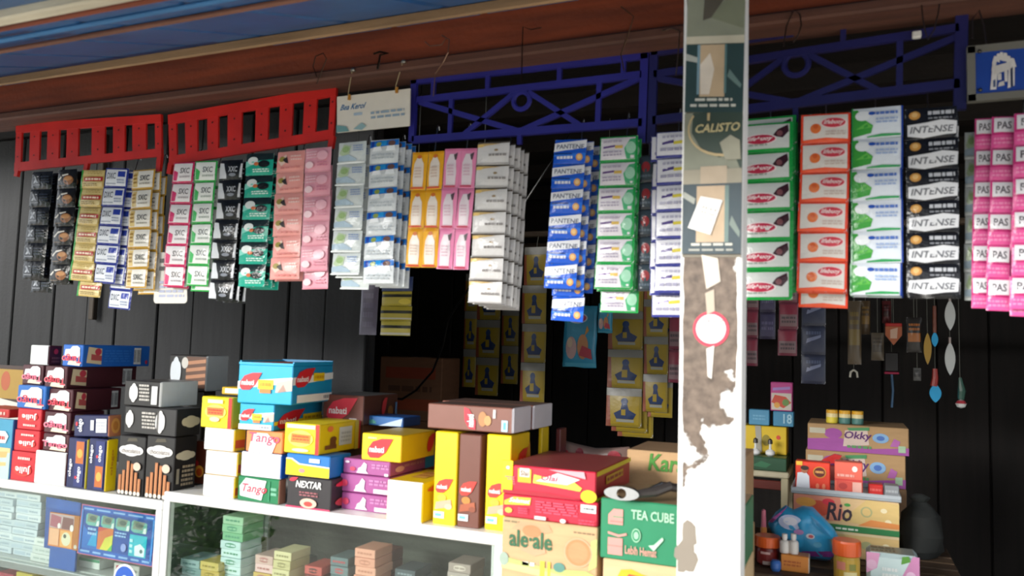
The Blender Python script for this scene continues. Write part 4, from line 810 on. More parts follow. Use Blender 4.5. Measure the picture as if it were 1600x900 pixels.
for i, (xl, xc, xr, yt, yb) in enumerate(((533, 609, None, 777, 806), (531, 608, None, 747, 776), (536, 609, 677, 722, 750))):
    o = carton('biscuit_box', 'flat purple biscuit box with white swirl, %s of three' % ('bottom', 'middle', 'top')[i], xl, xc, xr, yt, yb, zp, YF + .045 + .003 * i, PU, {'T': '#7e3a6e'},
               {'F': [('logo', [P([(.32, .12), (.50, .16), (.52, .70), (.46, .84), (.40, .52), (.34, .4)], '#efe6ee'), P([(.30, .1), (.56, .1), (.50, .3), (.34, .3)], '#e7d9e4'), E(.22, .34, .06, .14, '#c43a5c'), E(.10, .78, .05, .08, '#d9c9d8')]), ('print_panel', S(.62, .42, .98, .8, 2, '#b97cae', 5) + ([R(.72, .08, .98, .28, '#ddd3e2')] if i < 2 else [R(.90, .04, .98, .2, '#e8e2ea')]))],
                'R': [('print_panel', [R(.78, 0, 1, 1, '#2187c8'), S(.3, .4, .74, .7, 1, '#b97c9e', 2), E(.2, .4, .1, .2, '#d9a0ae')])]} if i == 2 else {'F': [('logo', [P([(.32, .12), (.50, .16), (.52, .70), (.46, .84), (.40, .52), (.34, .4)], '#efe6ee'), P([(.30, .1), (.56, .1), (.50, .3), (.34, .3)], '#e7d9e4'), E(.10, .5, .07, .2, '#c43a5c')]), ('print_panel', S(.60, .46, .98, .84, 2, '#b97cae', 5) + [R(.70, .08, .98, .32, '#ddd3e2')])]}, d=.17 if i < 2 else None, group='flat purple biscuit boxes'); zp = top(o)
yn = carton('wafer_box', 'yellow wafer box with red leaf on the purple boxes', 565, 627, 679, 681, 724, zp, YF + .045, '#f0cf0f', {'R': '#dcb60c', 'T': '#b99a3a'}, {'F': [('logo', nab(.16, .10, .80, .86)), (None, S(.16, .78, .38, .9, 1, '#e8b9a0'))], 'R': [('logo', [LEAF(.74, .2, .99, .9, '#cf2a2a')])]}, group='yellow and brown wafer boxes')  # right face shade mixed into its yellow
bs = carton('carton', 'plain carton in the shade that carries the brown leaf box', 520, 566, 612, 664, 720, ZR, YF + .225, '#6e4a38', m='kraft')
br = carton('wafer_box', 'brown wafer box with a pink leaf and grey top behind the yellow ones', 505, 568, 621, 619, 660, top(bs), YF + .20, '#6e3d34', {'R': '#4f2a24', 'T': '#8f8c8a'}, {'F': [('logo', nab(.10, .12, .86, .92, '#d83a4e')), (None, [R(.66, .1, .84, .22, '#e0d4d0')])], 'R': [('logo', [LEAF(.5, .3, .66, .9, '#c9343c'), E(.76, .4, .08, .2, '#8a5a2c'), R(.9, .2, .96, .7, '#5a86b4')])]}, group='yellow and brown wafer boxes')
carton('milk_box', 'flat blue box with a white wave lying behind the yellow leaf box', 566, 630, 657, 653, 676, top(bs) - .0005, YF + .232, '#2f6cb0', {'R': '#1f4a8c', 'T': '#244f90'}, {'F': [('print_panel', [P([(.4, .0), (.95, .1), (.98, .9), (.7, .5)], '#b9cde0'), T('milk', .04, .2, .36, .6, '#5cae8c')])]})
carton('snack_box', 'yellow box with a blank white end standing upright on the counter', 604, 660, 675, 755, 822, ZR, YF - .004, '#f0cf0f', {'F': '#f2f1ee', 'T': '#dcba18'}, {'T': [('print_panel', [P([(.3, .3), (.7, .3), (.7, .8), (.3, .8)], '#c99a4a')] + S(.32, .4, .68, .7, 2, '#b0703a'))], 'R': [('logo', [LEAF(.1, .74, .9, .92, '#e0622c')]), ('barcode_label', barcode(.3, .06, .8, .3))]}, d=.20, flap='F', group='yellow and brown wafer boxes')
def tall(c): return {'F': [('logo', nab(.10, .34, .88, .50, '#d63a30')), ('picture', [E(.4, .29, .2, .04, '#e8b43c' if c else '#c9803a'), P([(.1, .16), (.85, .2), (.8, .28), (.15, .24)], '#e0a88c' if c else '#a5583a'), E(.7, .2, .16, .03, '#e9c9a0' if c else '#8a4a34')]), ('price_label', [R(.06, .07, .52, .14, '#e4ecee'), R(.12, .09, .4, .12, '#6fb8dc')])]}
ta = carton('wafer_box', 'tall yellow wafer box standing on end, left of the brown one', 678, 713, None, 676, 827, ZR, YF + .012, '#f2d20f', None, tall(1), d=.17, group='wafer boxes standing on end')
tb = carton('wafer_box', 'tall brown wafer box standing on end between two yellow ones', 716, 750, 758, 680, 829, ZR, YF + .013, '#6e4236', None, tall(0), d=.12, group='wafer boxes standing on end')
aa = tall(1); aa['R'] = [('logo', nab(.3, .60, .85, .84, '#cf3a24')), ('picture', [P([(.7, .6), (1, .7), (.95, .9)], '#e09a2c')])]
tc_ = carton('wafer_box', 'tall yellow wafer box standing on end, right of the brown one', 759, 797, 832, 681, 832, ZR, YF + .02, '#f2d20f', {'R': '#e6c410'}, aa, d=.118, group='wafer boxes standing on end')  # right face yellow darkened as painted side shade
sd = ground_box(843, 870, .225, .98, .055, 'narrow brown carton on the floor behind the red cartons')
td = carton('wafer_box', 'yellow wafer box standing on end, furthest back behind the red cartons', 840, 846, 866, 668, 780, top(sd), .226, '#e9c90f', {'R': '#d9ba10'}, None, d=.05, group='wafer boxes standing on end')  # right face carries painted shade in a duller yellow
zt_ = max(top(ta), top(tb), top(tc_), top(td))
t1 = carton('wafer_box', 'brown wafer box with white end laid across the tall boxes', 668, 801, 832, 638, 680, zt_, YF + .014, '#7d4f42', {'R': '#d6d3d8', 'T': '#5e4a44'}, {'F': [('logo', [P([(.44, .94), (.50, .86), (.58, .4), (.58, .06), (.50, .1), (.45, .4)], '#cf2a3c'), T('nabati', .48, .16, .56, .66, '#f0e8e8', vert=True)]), ('picture', [E(.66, .5, .05, .3, '#b07a4a'), E(.72, .45, .04, .2, '#c4925a'), R(.78, .56, .81, .9, '#d5cfca')]), ('price_label', [R(.88, .06, .95, .5, '#b9dcea'), R(.90, .14, .93, .42, '#5fa8d4')])]}, d=.115, flap='R', group='brown wafer boxes laid across')
carton('wafer_box', 'second brown wafer box with white end, behind the first one', 690, 833, 868, 634, 668, zt_, YF + .134, '#7d4f42', {'R': '#d2d0d6', 'T': '#5e4a44'}, None, d=.135, flap='R', group='brown wafer boxes laid across')

# --- cartons standing on the ground in front of the doorway
RD = '#c01c38'
zb = onY(860, 905, -.0).z
YC = -.07
g0 = ground_box(786, 934, YC, onY(934, 935, YC).z, .25, 'plain brown carton on the floor at the bottom of the orange juice carton'.replace('orange juice', 'orange print'))
KR = '#c9a67c'
ale = carton('drink_carton', 'brown drink carton with orange fruit print under the red cartons', 784, 933, None, 825, 900, top(g0), YC, KR, None,
   {'F': [('print_panel', [P([(.10, .84), (.2, .97), (.5, .96), (.54, .86), (.4, .80)], '#dd9c78'), E(.32, .84, .10, .09, '#e0875e'), P([(.2, .54), (.28, .62), (.46, .62), (.48, .54), (.36, .47)], '#dba07e'), P([(.92, .36), (1, .44), (1, .84), (.94, .80)], '#b9c478'), E(.81, .61, .145, .215, '#e5a682', 28), E(.81, .61, .13, .19, '#e08a5e', 28), E(.81, .61, .10, .15, '#de9268', 24), P([(0, .42), (.5, .32), (.9, .36), (1, .30), (1, .2), (0, .3)], '#b4bd74'), P([(0, .34), (.9, .22), (.9, .14), (0, .24)], '#cfc68c'), E(.62, .36, .06, .07, '#5e8c80'), R(.42, .08, .47, .42, '#d9c24a'), R(.5, .08, .53, .42, '#d9c24a'), E(.03, .38, .05, .10, '#9fb0a0')]), ('logo', [T('ale·ale', .08, .58, .54, .84, '#3f6b4c')]), (None, [S(.02, .92, .26, .975, 1, '#8a7a5c', 2), S(.76, .88, .97, .92, 1, '#8a7458', 3), S(.08, .30, .36, .40, 1, '#e0ddd0', 5)])]}, d=.25, m='kraft')
r1 = carton('red_carton', 'red snack carton with white and yellow print on the fruit carton', 785, 934, None, 786, 824, top(ale), YC + .002, RD, {'T': '#7a2a2c'},
   {'F': [('logo', [P([(.02, .52), (.30, .60), (.31, .92), (.12, .90), (.02, .7)], '#e0b93a'), T('Selamat', .08, .66, .30, .86, '#f0e6e4', shear=.1), E(.07, .3, .04, .12, '#e6b84a')]), ('print_panel', S(.36, .3, .80, .86, 5, '#d24a64', 3) + [S(.18, .2, .28, .5, 3, '#d24a64', 4), R(.36, .06, .48, .2, '#e9d6d8'), S(.82, .04, .98, .3, 2, '#d5405a', 6), E(.66, .12, .03, .09, '#e9d6d8')]), ('price_label', [R(.83, .55, .985, .88, '#e9e7e6'), S(.86, .64, .97, .8, 1, '#6a6a70', 8)])]}, d=.25)
r2 = carton('red_carton', 'uppermost red snack carton with yellow corner edges', 787, 931, 974, 738, 784, top(r1), YC + .004, RD, {'T': '#8a3a38', 'R': '#a8182e'},
   {'F': [('logo', [R(.16, .42, .31, .90, '#d9a92c'), R(.18, .62, .29, .92, '#e9e0d2'), T('Slai', .19, .66, .28, .84, '#5c3a2a'), P([(.33, .44), (.84, .30), (.86, .42), (.68, .80), (.6, .62), (.34, .74)], '#e8c84a'), P([(.36, .52), (.7, .48), (.84, .70), (.6, .86)], '#e6d9dc'), T('Olai', .42, .56, .60, .76, '#b02a48', shear=.1)]), ('print_panel', [S(.02, .3, .13, .62, 4, '#d86a7c', 3), E(.05, .9, .02, .06, '#e9d6d8'), P([(0, .12), (.5, .14), (.85, .02), (.85, 0), (0, 0)], '#a8142c'), P([(.5, .96), (.9, .74), (.88, .98)], '#d9a0a8')]), ('yellow_tape', [E(.93, .16, .085, .22, '#e6c41c')])],
    'R': [('yellow_tape', [R(0, .84, 1, 1, '#d9c41c'), R(0, 0, .5, .1, '#d9c41c')]), ('logo', [P([(.25, .42), (.75, .46), (.75, .72), (.25, .72)], '#c9981f'), S(.28, .48, .72, .68, 1, '#8a1020')])]}, d=.28)
m = MB(); c = onY(786, 745, YC); m.box(-.004, -.003, -.035, .022, .0, .035, '#efd416', bev=.001); o = m.build('yellow_label', 'card', r2, (-onY(931, 760, YC + .004).x + c.x, 0, .035))
# green carton with its steel clip, and the cartons round it
YG = -.072; zg = onY(940, 870, YG).z
gc0 = ground_box(941, 1158, YG, zg - .075, .22, 'lowest brown carton in the stack beside the pillar')
cr = carton('drink_carton', 'cream carton with yellow and red print under the green carton', 942, 1158, None, 874, 900, top(gc0), YG, '#d6b78c', None, {'F': [('print_panel', [P([(.08, .3), (.14, .75), (.22, .8), (.30, .7), (.40, .62), (.40, .0), (.08, .0)], '#e0b32c'), P([(.12, .2), (.2, .66), (.34, .62), (.42, .4), (.38, .3), (.2, .34)], '#c9503a'), S(.5, .3, .6, .8, 2, '#a88a62', 3)])]}, d=.22, m='kraft', h=.072)
GN = '#23825a'
tea = carton('tea_carton', 'green carton with salmon squares and a round seal beside the pillar', 938, 1158, None, 800, 874, top(cr), YG - .002, GN, {'T': '#8a7258', 'R': '#2a7a54'},
   {'F': [('logo', [T('TEA CUBE', .23, .70, .54, .86, '#a9d2b4'), P([(.06, .74), (.10, .84), (.17, .84), (.17, .58), (.06, .58)], '#d8938a'), R(.06, .08, .17, .36, '#d8938a'), R(.075, .62, .17, .64, '#c97a70'), R(.06, .22, .17, .235, '#c97a70'), R(.095, .70, .17, .72, '#5f9c7a'), P([(.06, .46), (.14, .42), (.2, .46), (.2, .42), (.14, .38), (.06, .42)], '#d8938a'), E(.27, .44, .034, .115, '#9ccaa8'), E(.27, .44, .028, .095, GN), E(.27, .44, .018, .062, '#9ccaa8'), T('Lebih Hemat', .19, .12, .42, .26, '#cf9486'), P([(.36, .3), (.40, .22), (.47, .42), (.46, .46), (.40, .32)], '#b9dcc0')])]}, d=.22)
ks = ground_box(960, 1162, .285, 1.02, .24, 'plain brown carton on the floor under the green lettered carton')
carton('drink_carton', 'brown carton with green Kara lettering behind the green carton'.replace(' Kara', ''), 979, 1162, None, 716, 790, top(ks), .30, '#bf9a70', {'T': '#8f7050'}, {'F': [('logo', [T('Kara', .20, .74, .52, .97, '#4c8a3a', shear=.06)]), ('print_panel', S(.60, .58, .86, .66, 1, '#c98a78', 3))]}, d=.22, m='kraft')
# steel clip lying on the green carton
c = onZ(972, 783, top(tea)); o = thing('metal_clip', 'silver oval metal clip with a dark handle on the green carton', 'clip', (c.x, c.y, top(tea)))
m = MB(); n = 24; ring = [(.036 * math.cos(6.283 * i / n), 0, .016 + .0135 * math.sin(6.283 * i / n)) for i in range(n)]; hole = [(.010 * math.cos(6.283 * i / n), 0, .016 + .010 * math.sin(6.283 * i / n)) for i in range(n)]
for y, flip in ((-.007, 0), (.007, 1)):
    vs_ = [(x, y, z) for x, _, z in ring + hole]; m.add(vs_, [((i, (i + 1) % n, n + (i + 1) % n, n + i) if not flip else (n + i, n + (i + 1) % n, (i + 1) % n, i)) for i in range(n)], '#d2d4d6')
for a, sg in ((ring, 1), (hole, -1)):
    m.add([(x, -.007, z) for x, _, z in a] + [(x, .007, z) for x, _, z in a], [((i, n + i, n + (i + 1) % n, (i + 1) % n) if sg > 0 else ((i + 1) % n, n + (i + 1) % n, n + i, i)) for i in range(n)], '#b9bcc0')
m.build('oval_ring', 'steel', o)
m = MB(); m.tube([(.03, .006, .016), (.06, .03, .020), (.085, .05, .030), (.105, .07, .022)], [.008, .011, .010, .006], '#3b3634', 10); m.build('handle', 'plastic', o)
m = MB(); m.tube([(.04, .012, .020), (.07, .045, .034), (.095, .08, .028)], [.004, .005, .004], '#8c8e90', 8); m.build('lever', 'steel', o)
# patterned bag behind the red cartons
def bag(name, label, loc, pts, depth, base, items, cat='bag', m='film', rot=(0, 0, 0), group=None, crumple=0.0):
    """soft packet: outline in x, z puffed out in y"""
    o = thing(name, label, cat, loc, rot, group); mb = MB(); cx = sum(p[0] for p in pts) / len(pts); cz = sum(p[1] for p in pts) / len(pts); n = len(pts); rings = []
    for s_, y in ((1.0, 0), (.93, .55), (.72, .88), (.40, 1.0)): rings.append([(cx + (x - cx) * s_, -depth * (y + (random.Random(i * 7 + int(s_ * 100)).uniform(-crumple, crumple) if s_ < 1 else 0)), cz + (z - cz) * s_) for i, (x, z) in enumerate(pts)])
    vs_ = [v for r_ in rings for v in r_] + [(cx, -depth * 1.02, cz)]
    fs = [(k * n + i, k * n + (i + 1) % n, (k + 1) * n + (i + 1) % n, (k + 1) * n + i) for k in range(3) for i in range(n)] + [(3 * n + i, 3 * n + (i + 1) % n, 4 * n) for i in range(n)]
    mb.add(vs_, fs, base); bk = [(x, .35 * -y, z) for x, y, z in vs_]; mb.add(bk, [tuple(reversed(f)) for f in fs], base)
    mb.build('bag_body', m, o, smooth=True)
    x0, x1 = min(p[0] for p in pts), max(p[0] for p in pts); z0, z1 = min(p[1] for p in pts), max(p[1] for p in pts)
    if items:
        q = MB()
        for k, it in enumerate(flat(items)):
            ps, c = polys(it)
            for a in range(1, 8): ps = [z for p in ps for z in split(p, 0, a / 8)]
            for a in range(1, 8): ps = [z for p in ps for z in split(p, 1, a / 8)]
            for p in ps:
                vv = []
                for u, v in p:
                    x = x0 + u * (x1 - x0); z = z0 + v * (z1 - z0); e = max(abs((x - cx) / max(abs(x0 - cx), abs(x1 - cx))), abs((z - cz) / max(abs(z0 - cz), abs(z1 - cz))))
                    y = 1.0 - .0 if e < .4 else (1 - .12 * (e - .4) / .32 if e < .72 else (.88 - .33 * (e - .72) / .21 if e < .93 else .55 * (1 - e) / .07))
                    vv.append((x, -depth * max(y, 0) * 1.03 - .002 - .0002 * k, z))
                q.add(vv, [tuple(range(len(vv)))], c)
        q.build('printed_panel', m, o)
    return o
c0 = onY(868, 722, .40); c1 = onY(990, 722, .40); z1 = onY(880, 690, .40).z; w = c1.x - c0.x; h = z1 - c0.z
sup = ground_box(862, 955, .29, c0.z - .004, .25, 'plain brown carton behind the red cartons carrying the patterned bag')
carton('maroon_packet', 'dark maroon packet just behind the rearmost tall yellow box', 868, 875, 878, 670, 740, top(sup), .305, '#5c1f24', None, None, d=.05)
bag('snack_bag', 'crinkled grey and red patterned bag behind the red cartons', (c0.x, .41, c0.z), [(0, 0), (w * .25, 0), (w * .5, 0), (w * .75, 0), (w, 0), (w * 1.01, h * .5), (w * .93, h * .98), (w * .7, h * .86), (w * .5, h * .8), (w * .3, h * .9), (w * .12, h * 1.02), (w * .03, h * .5)], .035, '#9a8078',
    [E(.15, .5, .06, .2, '#b0384a'), E(.35, .6, .05, .2, '#8a2c3a'), P([(.1, .15), (.3, .2), (.28, .5), (.12, .4)], '#c9b4a8'), E(.55, .35, .09, .2, '#a33a46'), E(.78, .55, .08, .25, '#b5404c'), P([(.6, .1), (.9, .15), (.88, .3), (.62, .3)], '#6a4a4c'), E(.45, .2, .06, .12, '#c4545c')])

# ================================================================== inside the showcases
def pack(name, label, loc, w, d, h, base, items, group, cat='pack', rz=0.0, top_c=None, lid=None):
    o = thing(name, label, cat, loc, (0, 0, rz), group); b = MB(); b.box(-w / 2, 0, 0, w / 2, d, h, base, {'T': top_c} if top_c else None, .0015); b.art(items, (-w / 2, 0, 0), (w, 0, 0), (0, 0, h)); b.build('pack_body', 'card', o)
    return o
# left case: white cigarette-sized packs in low stacks on the shelf
zs = SHL + .0008; r_ = random.Random(11)
GP = 'white packs stacked on the shelf of the left showcase'
POS = ['bottom', 'second', 'third', 'fourth', 'fifth', 'sixth', 'seventh', 'eighth', 'ninth', 'tenth', 'eleventh']
wpos = onY(15, 800, .06).x
for ci, (px0, px1, ytop, n) in enumerate(((-22, 18, 767, 9), (19, 60, 771, 9))):
    x0, x1 = onY(px0, 820, .05).x, onY(px1, 820, .05).x; zt_ = onY((px0 + px1) / 2, ytop, .05).z; h = (zt_ - zs) / n; w = x1 - x0 - .004
    for k in range(n):
        jx = r_.uniform(-.012, .004) * (k not in (0,)) * .6
        pack('white_pack', 'white pack, %s from below in the %s stack behind the left glass' % (POS[k], ('leftmost', 'second')[ci]), ((x0 + x1) / 2 + jx, .05 + r_.uniform(0, .012), zs + k * h), w, .085, h - .0008, ('#d3dbe2', '#c6d0d8', '#dbe0e4')[k % 3], [R(.06, .2, .5, .7, '#bcc9d6')] + S(.55, .25, .9, .7, 1, '#aab8c6', k), GP)
x0, x1 = onY(50, 860, .04).x, onY(103, 860, .04).x; zt_ = onY(78, 842, .04).z; h = (zt_ - zs) / 3
for k in range(3):
    pack('white_pack', 'wide white pack, %s of three under the blue sign' % POS[k], ((x0 + x1) / 2 + .004 * k, .035, zs + k * h), x1 - x0 - .006 * k, .015, h - .0008, ('#d9dcd8', '#d0d5d2', '#dfe1de')[k], S(.1, .3, .8, .7, 1, '#b3bdb9', k), GP)
pk = onY(140, 868, .06); pack('green_white_pack', 'white pack with a green band below the blue sign', (pk.x, .06, zs), .085, .06, .028, '#e2e6e0', [R(0, .7, 1, 1, '#4f9a72')], None)
pk = onY(198, 880, .06); pack('green_white_pack', 'pale pack with red marks at the right end of the shelf', (pk.x, .06, zs), .10, .06, .03, '#dad6d0', [R(.1, .3, .3, .8, '#b9404c'), S(.4, .3, .9, .7, 1, '#b0a8a0')], None)
# goods on the case's lower shelf, just in view under the upper one
for i, (px, c) in enumerate(((12, '#b83a50'), (42, '#d4c04a'), (66, '#c9b84a'), (100, '#3c6a9a'), (130, '#8a3040'))):
    p = onY(px, 905, .10); pack('small_pack', ('crimson', 'yellow', 'mustard', 'steel blue', 'dark red')[i] + ' pack under the shelf of the left showcase', (p.x, .09, .5008), .075, .08, SHL - .5 - .075 + .012 * (i % 2), c, [S(.2, .6, .8, .9, 2, '#e3d9c9', i)], 'packs on the lower shelf of the left showcase')
# blue advertising sign with little phone cards, fixed behind the glass
def sheet(name, label, quad, Y, base, items, th=.003, parts=None, cat='sign', m='poster'):
    p = [onY(*q, Y) for q in quad]; c = p[3]; o = thing(name, label, cat, c); mb = MB(); mb.prism([((p[i] - c).x, (p[i] - c).z) for i in (3, 2, 1, 0)], -th, 0, base)
    U = p[2] - p[3]; V = p[0] - p[3]; mb.art(items, Vector((0, -th, 0)), U, V); mb.build('sheet', m, o)
    for k, (nm, it) in enumerate(parts or []):
        q = MB(); q.art(it, Vector((0, -th - .0012, 0)), U, V); q.build(nm, m, o)
    return o
sheet('blue_backboard', 'plain blue board behind the orange pack in the left showcase', [(74, 776), (128, 786), (122, 866), (70, 855)], .028, '#234fa4', [R(0, .80, 1, 1, '#2a5cb4')], cat='board')
PHB = [P([(0, .1), (.3, 0), (1, 0), (1, 1), (.2, 1), (0, .6)], '#86a59a')]
def phone(x0, x1, y0, c, extra=()):
    w = x1 - x0; return [('photo_card', [P([(x0, y0 + .04), (x0 + .2 * w, y0), (x1 - .06 * w, y0), (x1, y0 + .06), (x1 - .04 * w, y0 + .21), (x0 + .12 * w, y0 + .24), (x0, y0 + .2)], '#6fb0a4'), P([(x0 + .1 * w, y0 + .07), (x0 + .7 * w, y0 + .07), (x0 + .84 * w, y0 + .22), (x0 + .14 * w, y0 + .23)], '#7d8a78'), E(x0 + .5 * w, y0 + .15, .24 * w, .05, '#52605a'), P([(x1 - .25 * w, y0 + .01), (x1 - .05 * w, y0 + .01), (x1 - .06 * w, y0 + .12), (x1 - .2 * w, y0 + .10)], '#dfe9e6')])] + list(extra)
BLU = '#1e5cb8'
items = [R(0, 0, 1, 1, '#d46a8a'), R(.012, .018, .988, .982, BLU), R(.05, .14, .95, .88, '#1a489c'), P([(.05, .14), (.32, .14), (.05, .6)], '#1f6cc4')]
items += [S(.04, .895, .96, .955, 1, '#8fb8e8', 3), S(.04, .045, .96, .115, 1, '#8fb8e8', 4), R(.018, .1, .04, .9, '#3f84d8'), R(.96, .1, .982, .9, '#4a8edc')]
pp = phone(.08, .27, .60, 0) + phone(.285, .47, .60, 0) + phone(.48, .67, .60, 0) + phone(.685, .89, .60, 0)
pp += [('price_panel', [R(.26, .16, .46, .60, '#d8743a'), P([(.30, .16), (.46, .16), (.46, .48), (.36, .40)], '#d8d24a'), P([(.40, .16), (.46, .16), (.46, .30)], '#5ab45c'), P([(.26, .5), (.40, .6), (.26, .6)], '#c94a3c')]), ('price_panel', [R(.68, .14, .90, .56, '#1fb4c8'), P([(.76, .16), (.88, .16), (.88, .32), (.82, .40), (.75, .34)], '#e0f0ee'), E(.84, .26, .02, .04, '#4a6a70'), S(.69, .18, .73, .5, 3, '#bfeaf0', 2)]),
       ('price_panel', [P([(.13, .2), (.25, .2), (.25, .52), (.18, .42)], '#22a0d8'), S(.12, .40, .24, .58, 2, '#9cc4ec', 5), S(.49, .46, .64, .58, 2, '#9cc4ec', 6), E(.62, .28, .035, .08, '#8fa0dc')])]
sheet('blue_sign', 'blue sign with pink border and small picture panels in the left showcase', [(130, 787), (247, 805), (240, 886), (122, 864)], .017, BLU, items, .003, pp)
p0 = onY(75, 852, .016); p1 = onY(123, 852, .016); zt_ = onY(80, 800, .016).z; w = p1.x - p0.x; h = zt_ - p0.z
# a little rack holding the orange pack against the board
o = thing('orange_pack', 'orange pack with pictures and a lens print in front of the blue board', 'pack', (p0.x, .0145, zs))
m = MB(); zb_ = p0.z - zs; m.box(0, 0, zb_, w, .008, zb_ + h, '#d8803a', {'T': '#8a5a3a'}, .001); m.art([R(.02, .55, .82, .98, '#b9a0a0'), P([(.04, .6), (.38, .56), (.40, .9), (.06, .96)], '#a85a6a'), P([(.42, .56), (.8, .56), (.8, .9), (.46, .92)], '#7a4a4a'), E(.34, .64, .05, .08, '#e9e4e0'), E(.76, .62, .06, .1, '#ece6e2'), R(.04, .05, .36, .54, '#e9b08a'), R(.40, .04, .80, .52, '#e8a860'), E(.60, .28, .15, .2, '#ddd6b9'), E(.56, .36, .05, .06, '#5a5a50'), R(.84, 0, 1, 1, '#b06a28'), E(.92, .1, .05, .06, '#c9c4bc')], (0, 0, zb_), (w, 0, 0), (0, 0, h)); m.build('pack_body', 'card', o)
m = MB(); m.box(.01, .001, 0, w - .01, .007, zb_, '#2a58a8'); m.build('stand', 'card', o)
m = MB(); m.lathe([(.043, 0), (.043, .0016)], '#e4e6ea', 30); m.lathe([(.037, .0017), (.037, .0022)], '#2858b4', 30); m.lathe([(.013, .0023), (.013, .0028)], '#d0def0', 20); pq = onY(195, 906, -.001)
o = thing('round_sticker', 'round blue and white sticker on the left showcase glass', 'sticker', (pq.x, -.0002, pq.z)); m.build('sticker_disc', 'card', o, (0, 0, 0), (math.pi / 2, 0, 0))

# right case: stacks of cigarette-like packs standing on its shelf
GC = 'small packs stacked in the right showcase'
zq = .5008
STK = [(283, 313, 874, .06, ['#8fa6a8', '#7f989a', '#8fa6a8'], '#5a7678', 'grey green', .16), (314, 343, 878, .05, ['#c9b26a', '#bfa55c', '#c9b26a'], '#94803c', 'mustard', .15),
       (344, 376, 806, .07, ['#bcd2d2', '#c4d8d8', '#bcd2d2', '#c4d8d8', '#bcd2d2', '#7db08a', '#8ab894', '#9cc0a0'], '#5a8f74', 'pale green', .0),
       (397, 425, 868, .09, ['#d9b8b4', '#c4a45c', '#dcb9b6', '#c9a89f'], '#a86a66', 'pink and tan', 0), (426, 453, 862, .08, ['#c9bd90', '#cfc498', '#c4b888', '#cfc498'], '#8f8558', 'cream', 0),
       (477, 504, 885, .10, ['#c0625c', '#7a3d3a', '#b9564f'], '#402624', 'brick red', 0), (517, 545, 871, .12, ['#6d7c80', '#5f7074', '#6d7c80', '#5f7074'], '#b04a50', 'slate', 0),
       (553, 585, 858, .09, ['#d99c86', '#d59680', '#dba08a', '#d59680', '#d99c86'], '#b87862', 'salmon', 0), (618, 650, 890, .12, ['#565f66', '#4a5258'], '#7f8a90', 'charcoal', 0), (700, 735, 880, .14, ['#a89a94', '#a08f88'], '#d0bfb4', 'beige', 0)]
for (px0, px1, yt, Y, cols, ac, nm, _) in STK:
    n = 11; x0, x1 = onY(px0, 880, Y).x, onY(px1, 880, Y).x; zt_ = onY((px0 + px1) / 2, yt, Y).z; hh = .0225; nn = max(2, int(round((zt_ - zq) / hh))); hh = (zt_ - zq) / nn
    for k in range(nn):
        c = cols[(nn - 1 - k) % len(cols)] if nn - 1 - k >= len(cols) else cols[len(cols) - 1 - (nn - 1 - k)]
        pos = 'topmost' if k == nn - 1 else ('%s from the top' % ['first', 'second', 'third', 'fourth', 'fifth', 'sixth', 'seventh', 'eighth', 'ninth', 'tenth', 'eleventh', 'twelfth', 'thirteenth', 'fourteenth', 'fifteenth', 'sixteenth', 'seventeenth', 'eighteenth', 'nineteenth', 'twentieth', 'lowest', 'lowest', 'lowest', 'lowest'][nn - 1 - k])
        pack('small_pack', '%s pack, %s of its stack in the right showcase' % (nm, pos), ((x0 + x1) / 2 + r_.uniform(-.0025, .0025), Y + r_.uniform(-.003, .003), zq + k * hh), x1 - x0, .085, hh - .0006, c, [E(.5, .5, .3, .3, ac, 12), S(.1, .3, .9, .7, 1, c, k)] if k % 2 else [R(.08, .2, .92, .8, c), S(.15, .3, .85, .7, 1, ac, k)], GC)
# a second row further back in the case
for px0, px1, yt, c, nm in ((380, 395, 830, '#8f9a62', 'olive'), (585, 612, 850, '#7a4a44', 'rust'), (455, 476, 862, '#5c6468', 'lead grey')):
    Y = .24; x0, x1 = onY(px0, 880, Y).x, onY(px1, 880, Y).x; zt_ = onY(px0, yt, Y).z; nn = int((zt_ - zq) / .03)
    for k in range(nn):
        pack('small_pack', '%s pack at the back of the right showcase, %s from below' % (nm, (POS + ['twelfth', 'thirteenth', 'fourteenth', 'fifteenth', 'sixteenth', 'seventeenth'])[k]), ((x0 + x1) / 2, Y, zq + k * .03), x1 - x0, .06, .0292, c, S(.1, .3, .9, .7, 1, '#b9b19a', k), GC)

